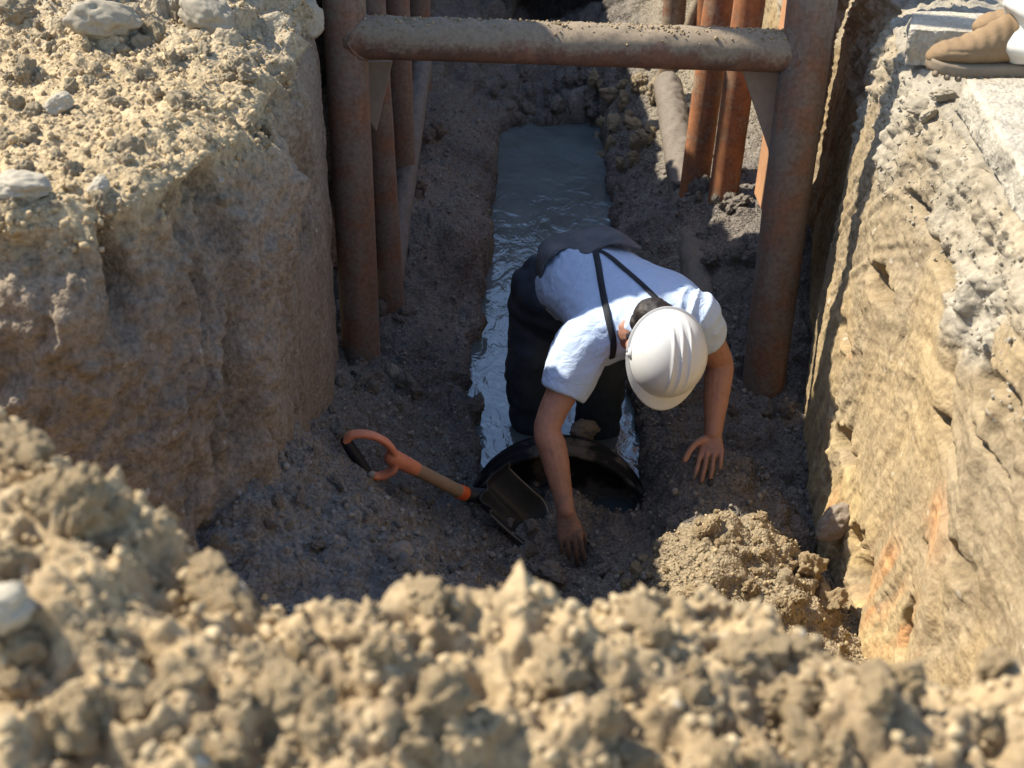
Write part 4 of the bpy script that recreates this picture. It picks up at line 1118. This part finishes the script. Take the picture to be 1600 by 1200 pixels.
# ================================================================== SHOVEL
MAT_ORANGE = plain('scuffed_orange_plastic', (.74, .25, .13), .55, .25, 45, .22, .4)
MAT_COLLAR = plain('orange_collar', (.75, .13, .03), .5, 0, 30, .1, .4)
MAT_GRIP = plain('black_rubber', (.016, .018, .022), .6, .2, 90, .3, .35)
MAT_WOOD = plain('worn_wood', (.36, .235, .14), .7, .3, 60, .2, .3, (1, 1, 1))
MAT_BLADE = plain('dark_steel', (.05, .049, .047), .5, .4, 30, .5, .5)
MAT_BLADE.node_tree.nodes['Principled BSDF'].inputs['Metallic'].default_value = .4
g0, g1 = P(541, 690, Y=3.10), P(572, 737, Y=3.10)               # ends of the black grip
yk = P(617, 716, Y=3.14); c0_ = P(716, 767, Y=3.27); c1_ = P(727, 772, Y=3.285); so_ = P(758, 776, Y=3.32)
shov = empty('shovel', c0_, 'short shovel with orange D-shaped handle and wooden shaft lying on the dark soil', 'shovel')
sdir = (c1_ - yk).normalized(); gd = (g1 - g0).normalized()
V, F = loft([g0.lerp(g1, k) for k in np.linspace(0, 1, 12)], [.0165 + .002 * math.sin(k * math.pi) for k in np.linspace(0, 1, 12)], seg=18)
link('grip', np_mesh('grip', V, F), MAT_GRIP, shov)
loop = [g0 - gd * .004, P(551, 679, Y=3.105), P(580, 680, Y=3.11), P(606, 694, Y=3.125), yk, P(612, 735, Y=3.13), P(590, 744, Y=3.12), g1 + gd * .003]
q = spline(loop, 60)
pl = (g1 - g0).cross(yk - g0).normalized()
parts = [loft(q, .0175 + .005 * np.sin(np.linspace(0, math.pi, 60)), .0125, ref=tuple(pl), seg=14)]
parts.append(limb([yk + (c1_ - yk) * -.03, yk.lerp(c0_, .15), yk.lerp(c0_, .30)], [.025, .0245, .0225], 10))
ym = remesh('handle_loop', parts, .0026, 4)
displace(ym, lambda c, n: .0008 * fbm(c * 60, 2, 250))
link('handle_loop', ym, MAT_ORANGE, shov)
V, F = loft([yk.lerp(c0_, k) for k in np.linspace(.22, 1, 20)], .0205, seg=20); link('shaft', np_mesh('shaft', V, F), MAT_WOOD, shov)
V, F = loft([c0_.lerp(c1_, k) for k in np.linspace(.05, 1, 6)], .0235, seg=20, round_caps=False); link('collar', np_mesh('collar', V, F), MAT_COLLAR, shov)
V, F = loft([c1_.lerp(so_, k) for k in np.linspace(-.1, 1, 12)], np.linspace(.0215, .026, 12), seg=20); link('socket', np_mesh('socket', V, F), MAT_BLADE, shov)
# dished blade, seen nearly edge-on: (s along the blade, w across it)
bx_ = (P(826, 838, Y=3.34) - so_); L_ = bx_.length + .03; bx_.normalize()
bw_ = (P(758, 730, Y=3.36) - P(775, 815, Y=3.30)); bw_ = (bw_ - bx_ * bw_.dot(bx_)).normalized(); bn_ = bx_.cross(bw_)
if bn_.dot(toCam) < 0: bn_ = -bn_
qr_ = Matrix.Rotation(math.radians(-20), 3, bx_); bw_ = qr_ @ bw_; bn_ = qr_ @ bn_
su, sw_ = np.meshgrid(np.linspace(0, 1, 40), np.linspace(-1, 1, 33), indexing='ij')
half = .090 * np.where(su < .72, 1, np.sqrt(np.maximum(0, 1 - ((su - .72) / .29) ** 2)))
dish = -.075 * (np.abs(sw_) ** 2.2) * (1 - .3 * su) - .042 * np.exp(-(sw_ / .25) ** 2) * np.clip(1 - su / .85, 0, 1) - .03 * su ** 2
curl = -.03 * np.clip(1 - su / .10, 0, 1) * np.abs(sw_)
o_ = np.array(so_ - bx_ * .035)
Gs = o_[None, None] + su[..., None] * np.array(bx_) * L_ + (sw_ * half)[..., None] * np.array(bw_) - (dish + curl)[..., None] * np.array(bn_)
bl = link('blade', np_mesh('blade', Gs.reshape(-1, 3), grid_faces(40, 33)), MAT_BLADE, shov)
sol = bl.modifiers.new('thick', 'SOLIDIFY'); sol.thickness = .004; sol.offset = 0

MAT_EDGE = plain('worn_steel_edge', (.22, .21, .20), .38, .2, 60, .25, .6)
MAT_EDGE.node_tree.nodes['Principled BSDF'].inputs['Metallic'].default_value = .6
bp_ = np.concatenate([Gs[2:, 0], Gs[-1, 1:-1], Gs[2:, -1][::-1]])
V, F = loft(bp_, .0042, seg=8); link('blade_edge', np_mesh('blade_edge', V, F), MAT_EDGE, bl)
# ================================================================== BLACK DRAIN PIPE IN FRONT OF THE WORKER
m_, n, b = new_mat('black_muddy_plastic')
tc = N(n, 'ShaderNodeTexCoord'); geo = N(n, 'ShaderNodeNewGeometry')
n1 = N(n, 'ShaderNodeTexNoise', Scale=7.0, Detail=7.0, Roughness=.6); n2 = N(n, 'ShaderNodeTexNoise', Scale=60.0, Detail=5.0)
for x in (n1, n2): n.links.new(tc.outputs['Object'], x.inputs['Vector'])
c = mixc(n, ramp(n, n1.outputs[0], [(.50, (0,) * 3), (.60, (1,) * 3)]), (.010, .011, .013), (.105, .09, .075))
n.links.new(c, b.inputs['Base Color']); b.inputs['Roughness'].default_value = .75; b.inputs['Specular IOR Level'].default_value = .2
bp = N(n, 'ShaderNodeBump', Strength=.4, Distance=.004); n.links.new(n1.outputs[0], bp.inputs['Height']); n.links.new(bp.outputs[0], b.inputs['Normal'])
MAT_BLACK = m_
pc = P(872, 826, Y=3.45); ro, ri = .305, .290
dpipe = empty('drain_pipe', (pc.x, pc.y, pc.z - .25), 'large black drain pipe half buried with its open mouth under the worker', 'drain pipe')
prof = []
for k in range(41):
    y_ = k / 40 * .15
    rib = .012 * (0.5 + 0.5 * math.cos(y_ / .055 * 2 * math.pi)) ** 2
    prof.append((y_, ro - .012 + rib))
outer = [(y_, r_) for y_, r_ in prof]; inner = [(y_, ri) for y_, _ in prof[::-1]]
ringp = outer + inner + [outer[0]]
sg = 96; a_ = np.arange(sg + 1) / sg * 2 * math.pi
Gp = np.zeros((len(ringp), sg + 1, 3))
tilt = .10
for i, (y_, r_) in enumerate(ringp):
    Gp[i, :, 0] = pc.x + r_ * np.cos(a_); Gp[i, :, 2] = pc.z + r_ * np.sin(a_) * .98 - tilt * y_; Gp[i, :, 1] = pc.y + y_
me = np_mesh('pipe_wall', Gp.reshape(-1, 3), grid_faces(len(ringp), sg + 1))
bm2 = bmesh.new(); bm2.from_mesh(me); bmesh.ops.remove_doubles(bm2, verts=bm2.verts, dist=1e-5); bmesh.ops.recalc_face_normals(bm2, faces=bm2.faces); bm2.to_mesh(me); bm2.free()
displace(me, lambda c, n_: .004 * fbm(c * 5, 2, 260))
link('pipe_wall', me, MAT_BLACK, dpipe)
a_ = np.arange(49) / 48 * 2 * math.pi
V = np.concatenate([[(pc.x, pc.y + .13, pc.z - tilt * .13)], np.stack([pc.x + ri * 1.01 * np.cos(a_[:-1]), np.full(48, pc.y + .13), pc.z - tilt * .13 + ri * .99 * np.sin(a_[:-1])], 1)])
F = np.array([(0, 1 + i, 1 + (i + 1) % 48) for i in range(48)])
link('end_plug', np_mesh('end_plug', V, F), MAT_BLACK, dpipe, smooth=False)

# ================================================================== BYSTANDER AT THE TOP RIGHT: boot and pale trousers at the edge
MAT_SUEDE = plain('tan_suede', (.27, .18, .10), .9, .5, 140, .2, .15)
MAT_SOLE = plain('beige_rubber', (.27, .205, .135), .8, .3, 60, .2, .25)
MAT_PANTS = plain('pale_trousers', (.66, .62, .54), .9, .3, 200, .06, .15)
MAT_JACKET = plain('grey_jacket', (.20, .21, .22), .9, .3, 100, .1, .15)
toe = P(1449, 88, Y=3.20); gz = toe.z - .045
fwd_b = Vector((-1, .02, 0)).normalized(); lat_b = Vector((fwd_b.y, -fwd_b.x, 0))
man2 = empty('person', (toe.x + .25, toe.y, gz), 'bystander on the right bank, only a tan boot and pale trouser cuff in view', 'person')
BL = .315
def boot(at, parent):
    """at: toe point on the ground"""
    def L(s, l, h): return Vector(at) - fwd_b * s * BL + lat_b * l + Vector((0, 0, h))
    # sole: outline along the length
    ss = np.linspace(0, 1, 40)
    wid = np.interp(ss, [0, .03, .10, .28, .45, .62, .82, .95, 1], [.010, .030, .045, .052, .046, .038, .040, .034, .012])
    spring = .014 * np.exp(-ss / .10)
    me_p = []
    Vt = []
    for s_, w_, sp in zip(ss, wid, spring):
        for h, k in ((0, .94), (.010, 1.0), (.022, 1.03), (.030, .97)):
            Vt.append((L(s_, w_ * k, h + sp), L(s_, -w_ * k, h + sp)))
    V = []; 
    for i in range(40):
        r_ = [Vt[i * 4 + j][0] for j in range(4)] + [Vt[i * 4 + j][1] for j in (3, 2, 1, 0)]
        V += [tuple(x) for x in r_]
    F = []
    for i in range(39):
        for j in range(8):
            a, b_ = i * 8 + j, i * 8 + (j + 1) % 8
            F.append((a, b_, b_ + 8, a + 8))
    me = np_mesh('sole', np.array(V), np.array(F))
    bm2 = bmesh.new(); bm2.from_mesh(me); bmesh.ops.holes_fill(bm2, edges=bm2.edges[:]); bmesh.ops.recalc_face_normals(bm2, faces=bm2.faces); bm2.to_mesh(me); bm2.free()
    sole = link('sole', me, MAT_SOLE, parent)
    # tread lugs under both edges
    for sgn in (1, -1):
        for k in range(11):
            s_ = .06 + .085 * k; w_ = float(np.interp(s_, ss, wid)); sp = .014 * math.exp(-s_ / .10)
            lb = box_mesh('tread_lug', (.013, .018, .016), .002)
            M_ = frame_axes((0, 0, 1), fwd_b).to_4x4(); M_.translation = L(s_, sgn * (w_ - .006), sp - .002); lb.transform(M_)
            link('tread_lug', lb, MAT_SOLE, sole)
    up_ = []
    q = spline([(.035, .026, .040, .016), (.10, .040, .050, .024), (.28, .048, .058, .034), (.45, .044, .072, .047), (.62, .040, .090, .062), (.80, .038, .095, .070), (.95, .034, .090, .064)], 30)
    up_.append(loft([L(s_, 0, h) for s_, w_, h, v in q], q[:, 1], q[:, 3], ref=tuple(lat_b), seg=24))
    up_.append(limb([L(.78, 0, .08), L(.80, 0, .19)], [.046, .045], 8))
    me = remesh('boot', up_, .004, 4)
    def f(c, n_):
        s_ = -((c - np.array(at)) @ np.array(fwd_b)) / BL; h = c[:, 2] - at[2]; l = np.abs((c - np.array(at)) @ np.array(lat_b))
        d = .0013 * np.sin((s_ - .5 * l) * 2 * math.pi / .085) * sstep(.06, .085, h) * (s_ < .7)
        seam = .072 - .03 * (s_ - .3) * 0
        d -= .003 * np.exp(-((h - .062 - .01 * s_) / .003) ** 2) * (s_ < .66) * (s_ > .12)
        return d + .0012 * fbm(c * 50, 3, 270)
    displace(me, f)
    return link('boot', me, MAT_SUEDE, parent), L
b1, L1 = boot(Vector((toe.x, toe.y, gz + .006)), man2)
b2, L2 = boot(Vector((toe.x + .20, toe.y + .30, gz + .006)), man2)
hipc = Vector((toe.x + .34, toe.y + .14, gz + .92))
pt = []
for L, sg_ in ((L1, -1), (L2, 1)):
    an = L(.80, 0, .10); kn_ = L(.70, 0, .50); hj = hipc + Vector((0, sg_ * .09, 0))
    cuff = [(*(L(.84, 0, .050)), .070), (*(L(.80, 0, .085)), .079), (*(L(.77, 0, .13)), .070), (*L(.76, 0, .20), .071), (*kn_, .083), (*hj, .105)]
    q = spline(cuff, 50)
    pt.append(loft(q[:, :3], q[:, 3], ref=tuple(fwd_b), seg=28, round_caps=False))
pt.append(ellipsoid(hipc, (Vector((.13, 0, 0)), Vector((0, .18, 0)), Vector((0, 0, .13)))))
pm = remesh('trousers', pt, .006, 4)
def pf(c, n_):
    h = c[:, 2] - gz
    fold = np.sin((h + .9 * (c[:, 0] - toe.x - .25) + .35 * (c[:, 1] - toe.y) + .02 * fbm(c * 9, 2, 280)) * 2 * math.pi / .085)
    return .013 * fold * np.exp(-((h - .13) / .10) ** 2) + .004 * fbm(c * 12, 3, 281)
displace(pm, pf); link('trousers', pm, MAT_PANTS, man2)
ch = hipc + Vector((.02, 0, .48)); b3 = [limb([hipc, hipc.lerp(ch, .5), ch], [.15, .16, .15], 16, 1.15, (1, 0, 0))]
for sg_ in (-1, 1):
    s_ = ch + Vector((0, sg_ * .19, -.02)); b3.append(limb([ch, s_, s_ + Vector((.03, sg_ * .06, -.28)), s_ + Vector((-.10, sg_ * .03, -.52))], [.10, .07, .055, .045], 22))
jm = remesh('jacket', b3, .012, 4); displace(jm, lambda c, n_: .008 * fbm(c * 8, 3, 290)); link('jacket', jm, MAT_JACKET, man2)
hd = ch + Vector((-.03, 0, .30)); b4 = [limb([ch, hd], [.065, .06], 8), ellipsoid(hd + Vector((0, 0, .02)), (Vector((.098, 0, 0)), Vector((0, .078, 0)), Vector((0, 0, .115)))), limb([hd + Vector((-.095, 0, .02)), hd + Vector((-.115, 0, -.02))], [.010, .014], 5)]
for sg_ in (-1, 1):
    b4.append(ellipsoid(hd + Vector((0, sg_ * .078, 0)), (Vector((.018, 0, 0)), Vector((0, .01, 0)), Vector((0, 0, .03))), 2))
    w_ = ch + Vector((-.07, sg_ * .28, -.54)); pk = [w_ + Vector((-.085 - .01 * (k in (1, 2)), sg_ * (.024 - .016 * k), -.05)) for k in range(4)]
    kk_ = [w_ + Vector((-.05, sg_ * (.026 - .017 * k), -.02)) for k in range(4)]
    b4 += hand(w_, None, kk_, pk, (.004,) * 4, [w_, w_ + Vector((-.02, sg_ * .035, -.01)), w_ + Vector((-.06, sg_ * .045, -.03))], Vector((0, 0, 1)))
link('body', remesh('body', b4, .006, 3), MAT_SKIN, man2)
link('hair', remesh('hair', [ellipsoid(hd + Vector((.015, 0, .05)), (Vector((.10, 0, 0)), Vector((0, .085, 0)), Vector((0, 0, .095))))], .008, 2), MAT_HAIR, man2)

# ================================================================== ROCKS, CLODS, GRIT
def crumbly(V, k):
    d = .10 * fbm(V * 3 + 7 * k, 3, 300 + k) + .09 * np.abs(fbm(V * 6 + 3 * k, 3, 320 + k)) + .05 * fbm(V * 14, 2, 340 + k)
    return V * (1 + d[:, None] * 1.6)
CRUMBLY = [(crumbly(V, k), F) for k, (V, F) in enumerate(lump_variants(9, 5, .60, 15))]
LUMP4 = []
for k, (V, F) in enumerate(lump_variants(8, 5, .34, 8)):
    LUMP4.append((V * (1 + .035 * fbm(V * 4 + k, 4, 360 + k))[:, None], F))
ST_P = lump_meshes('rock', LUMP4, MAT_STONE); ST_B = lump_meshes('rock', LUMP4, MAT_BROWNSTONE); ST_G = lump_meshes('rock', LUMP4, MAT_GREYSTONE)
CL_D = lump_meshes('soil_clod', CRUMBLY, MAT_DRYCLOD); CL_G = lump_meshes('soil_clod', CRUMBLY, MAT_GREYCLOD); CL_M = lump_meshes('soil_clod', CRUMBLY, MAT_DARKCLOD)
def surf_bvh(Gs_):
    V = Gs_.reshape(-1, 3); F = grid_faces(Gs_.shape[0], Gs_.shape[1])
    return BVHTree.FromPolygons(V.tolist(), F.tolist())
def gcrop(Gs_, pred):
    """rows/cols of the sheet that matter, to keep the tree small"""
    m_ = pred(Gs_); r_ = np.nonzero(m_.any(1))[0]; c_ = np.nonzero(m_.any(0))[0]
    return Gs_[r_[0]:r_[-1] + 1:2, c_[0]:c_[-1] + 1:2]
BV = {'L': surf_bvh(gcrop(GL, lambda g: (g[..., 1] < 4.6) & (g[..., 0] > -1.8) & (g[..., 1] > 1.6))), 'R': surf_bvh(gcrop(GR, lambda g: (g[..., 1] < 4.6) & (g[..., 1] > 1.5) & (g[..., 0] < 2))),
      'F': surf_bvh(gcrop(GF, lambda g: g[..., 1] < 8)), 'H': surf_bvh(gcrop(GH, lambda g: (np.abs(g[..., 0]) < 1) & (g[..., 1] > .5) & (g[..., 1] < 1.4)))}
def hit(px, py, keys='HLRF'):
    d = ray(px, py).normalized(); best = None
    for k in keys:
        h, nrm, i, dist = BV[k].ray_cast(Vector((0, 0, 0)), d)
        if h is not None and (best is None or dist < best[2]): best = (h, nrm if nrm.dot(d) < 0 else -nrm, dist, k)
    return best
def stone(px, py, wpx, meshes, i, label, name='rock', cat='rock', group=None, sink=.25, stretch=(1, .85, .7), rot=None, keys='HLRF'):
    h = hit(px, py, keys)
    if h is None: return
    size = wpx / 2 * h[2] / FPX * .95
    return place(name, meshes[i % len(meshes)], h[0] + h[1] * size * (.55 - sink), size, label, cat, group, rot, stretch)
stone(165, 48, 92, ST_G, 0, 'broad grey boulder at the top left, biggest of the rocks on the left bank', stretch=(1, .92, .95), rot=(.3, .2, .4))
stone(318, 32, 90, ST_G, 1, 'long grey rock with a rounded end on the left bank near the shoring', stretch=(1.1, .75, .72), rot=(.1, .35, -.5))
stone(268, 8, 34, ST_G, 2, 'small rounded grey rock at the top edge behind the long grey one')
stone(95, 172, 50, ST_P, 3, 'white broken stone lying alone on the trodden left bank', stretch=(1, .7, .8), rot=(.4, -.5, .3))
stone(150, 296, 46, ST_P, 4, 'pale rounded stone at the crumbling edge of the left bank', sink=.3)
stone(34, 302, 84, ST_P, 5, 'wide pale stone half sunk at the left edge of the picture', stretch=(1.1, .8, .55), rot=(.1, .1, .2))
stone(212, 68, 30, CL_G, 1, 'upright lump of earth between the two big grey rocks', 'soil_clod', 'clod')
stone(240, 62, 40, CL_G, 2, 'dark crumbly lump of earth beside the long grey rock', 'soil_clod', 'clod')
stone(30, 25, 60, CL_G, 3, 'large rough clod of earth in the top left corner', 'soil_clod', 'clod')
h = P(481, 158, Y=3.78)
place('rock', ST_B[2], h, .062, 'smooth brown stone sticking out of the left wall beside the rusty post', 'rock', None, (.2, .5, .3), (.55, .8, 1.35))
h = P(466, 34, Y=3.97)
place('rock', ST_P[6], h, .085, 'whitish ledge of stone at the top of the left wall near the post', 'rock', None, (.5, .4, .2), (.7, 1.2, 1.0))
stone(1318, 818, 64, ST_B, 7, 'dark stone embedded in the lower part of the sunlit right wall', sink=.1, stretch=(1, .8, .8), keys='R')
stone(1252, 893, 62, CL_D, 1, 'brown boulder at the foot of the right wall, on the sunlit pile', sink=.05, stretch=(1, .9, .9), keys='F')
stone(1222, 908, 40, CL_G, 6, 'rough lump against the boulder at the foot of the right wall', 'soil_clod', 'clod', sink=.05, keys='F')
stone(1292, 950, 56, CL_D, 5, 'flat stone below the boulder, in the corner under the right wall', sink=.15, stretch=(1, .9, .55), keys='F')
stone(622, 868, 44, ST_B, 3, 'squarish grey-brown stone on the dark slope above the heap', sink=.1, keys='F')
stone(612, 585, 30, ST_G, 2, 'pale rough stone beside the foot of the left post', sink=.1, keys='F')
stone(640, 615, 40, CL_M, 2, 'rounded damp clod below the left post', 'soil_clod', 'clod', sink=.2, keys='F')
stone(950, 893, 30, CL_M, 1, 'small dark clod at the tip of the sunlit pile', 'soil_clod', 'clod', sink=.0, keys='F')
stone(20, 942, 98, ST_P, 1, 'smooth white stone at the left edge of the foreground heap', sink=.0, stretch=(1, .9, .8), keys='H')
h = P(913, 668, Y=3.86)
place('rock', ST_B[0], (h.x, h.y, h.z - .01), .055, 'muddy stone standing in the water between the worker\'s legs', 'rock', None, (.2, .3, .5), (.85, .8, 1.0))
stone(850, 905, 62, CL_M, 4, 'large damp lump of soil in front of the digging hand', 'soil_clod', 'clod', sink=.15, keys='F', stretch=(1, .9, .8))
for px_, py_, s_, i in ((1440, 165, 50, 0), (1478, 158, 56, 1), (1455, 182, 40, 2)):
    stone(px_, py_, s_, ST_G, i + 3, ('flat grey chunk of broken concrete left of the near slab', 'dark slanting chunk of broken concrete beside the near slab', 'small chip of concrete below the other two chunks')[i], 'concrete_chunk', 'rubble', keys='R', sink=.2, stretch=(1, .8, .45), rot=(.3 - .5 * i, .2 * i, .6 * i))

# small banks of loose earth round the posts
for (bx0, by0, wd_) in ((627, 296, 40), (604, 490, 44), (1097, 302, 56), (1150, 312, 60), (568, 596, 66), (1192, 640, 80), (1140, 400, 60), (655, 210, 40)):
    rr = random.Random(int(bx0))
    for k in range(6):
        stone(bx0 + rr.uniform(-.7, .7) * wd_, by0 + rr.uniform(-6, 14), rr.uniform(14, 36), CL_M, rr.randrange(9), 'damp clod banked up against the foot of a shoring post', 'soil_clod', 'clod', 'clods at the feet of the posts', sink=.2, keys='F')
# countable clods: foreground heap, left bank, dark slope, sunlit pile
def scatter_things(n, box, keys, size_px, meshes, label, group, seed, sink=.3, test=None):
    rr = random.Random(seed); k = 0; tries = 0
    while k < n and tries < n * 30:
        tries += 1
        px_, py_ = rr.uniform(box[0], box[2]), rr.uniform(box[1], box[3])
        h = hit(px_, py_)
        if h is None or h[3] not in keys or (test and not test(px_, py_, h)): continue
        s_ = rr.uniform(*size_px) ** 1.0
        size = s_ / 2 * h[2] / FPX
        place('soil_clod', meshes[rr.randrange(len(meshes))], h[0] + h[1] * size * (.4 - sink), size, label, 'clod', group, None, (1, rr.uniform(.7, .95), rr.uniform(.6, .9))); k += 1
scatter_things(80, (0, 620, 1600, 1200), 'H', (24, 95), CL_D, 'dry crumbly clod of pale earth on the blurred foreground heap', 'clods on the foreground heap', 1, .35)
scatter_things(70, (0, 0, 440, 330), 'L', (10, 34), CL_G, 'small dry clod of earth lying on the sunlit left bank', 'clods on the left bank', 2, .2, lambda a, b, h: h[1].z > .5)
scatter_things(70, (320, 600, 860, 910), 'F', (9, 30), CL_M, 'damp dark clod on the shaded soil slope around the shovel', 'clods on the dark slope', 3, .2)
scatter_things(40, (960, 790, 1290, 960), 'F', (10, 26), CL_D, 'dry crumb of earth on the small sunlit pile at the right', 'clods on the sunlit pile', 4, .15, lambda a, b, h: h[0].y < 3.05)
scatter_things(30, (770, 90, 930, 190), 'F', (12, 30), CL_M, 'dark lump in the rubble at the far end of the water', 'lumps beyond the water', 5, .1)
scatter_things(30, (930, 60, 1040, 260), 'F', (14, 34), CL_G, 'pale lump of rubble on the far right ledge behind the crossbar', 'rubble on the far right ledge', 6, .1)

# grit too small to count
def grit(name, Gs_, pred, n, smin, smax, colfn, variants, mat, seed):
    V = Gs_.reshape(-1, 3); idx = np.nonzero(pred(V))[0]
    pick = RNG.choice(idx, min(n, len(idx)), replace=False)
    sz = smin * (smax / smin) ** (RNG.random(len(pick)) ** 2.2)
    pp = V[pick] + RNG.normal(size=(len(pick), 3)) * .003
    me = lumps_mesh(name, pp, sz, variants, colfn(pp))
    o = link(name, me, mat); tag(o, kind='stuff'); return o
def cvar(c, v=.18):
    def f(p):
        k = 1 + v * RNG.normal(size=(len(p), 1)); return np.clip(np.tile(c, (len(p), 1)) * k, .02, .7)
    return f
grit('heap_crumbs', GH, lambda v: (np.abs(v[:, 0]) < .95) & (v[:, 1] > .6) & (v[:, 1] < 1.34), 8000, .002, .010, cvar(PALE, .1), LUMP2, MAT_GRIT, 1)
grit('bank_crumbs', GL, lambda v: (v[:, 1] < 4.3) & (v[:, 0] > -1.7) & (v[:, 2] > GZ - .06), 14000, .0022, .012, cvar(PALE, .12), LUMP1, MAT_GRIT, 2)
grit('floor_crumbs', GF, lambda v: (v[:, 1] > 2.0) & (v[:, 1] < 7) & (v[:, 2] > WZ + .03) & ~((v[:, 0] > .33) & (v[:, 1] < 3.05)), 14000, .0025, .014, cvar(MOIST2 * .95, .22), LUMP1, MAT_GRIT, 3)
grit('pile_crumbs', GF, lambda v: (v[:, 0] > .36) & (v[:, 0] < 1.05) & (v[:, 1] > 2.3) & (v[:, 1] < 3.0), 3000, .002, .009, cvar(PALE * .82), LUMP1, MAT_GRIT, 4)
grit('wall_rubble', GR, lambda v: (v[:, 1] > 1.8) & (v[:, 1] < 4.2) & (v[:, 2] > -1.32) & (v[:, 0] < 1.5), 2600, .0018, .008, cvar(RUBBLE, .1), LUMP2, MAT_GRIT, 5)
# dry dirt lying on the crossbar
nd = 900; tt_ = RNG.random(nd); an = RNG.normal(size=nd) * .42
cb = np.array(sa)[None] * (1 - tt_[:, None]) + np.array(sb)[None] * tt_[:, None]
cb += np.stack([0 * an, np.sin(an) * .071, np.cos(an) * .071], 1)
me = lumps_mesh('crossbar_dirt', cb, .0018 * (4.5 ** RNG.random(nd) ** 2), LUMP1, cvar(PALE * .8)(cb))
o = link('crossbar_dirt', me, MAT_GRIT, frame); tag(o, kind='stuff')
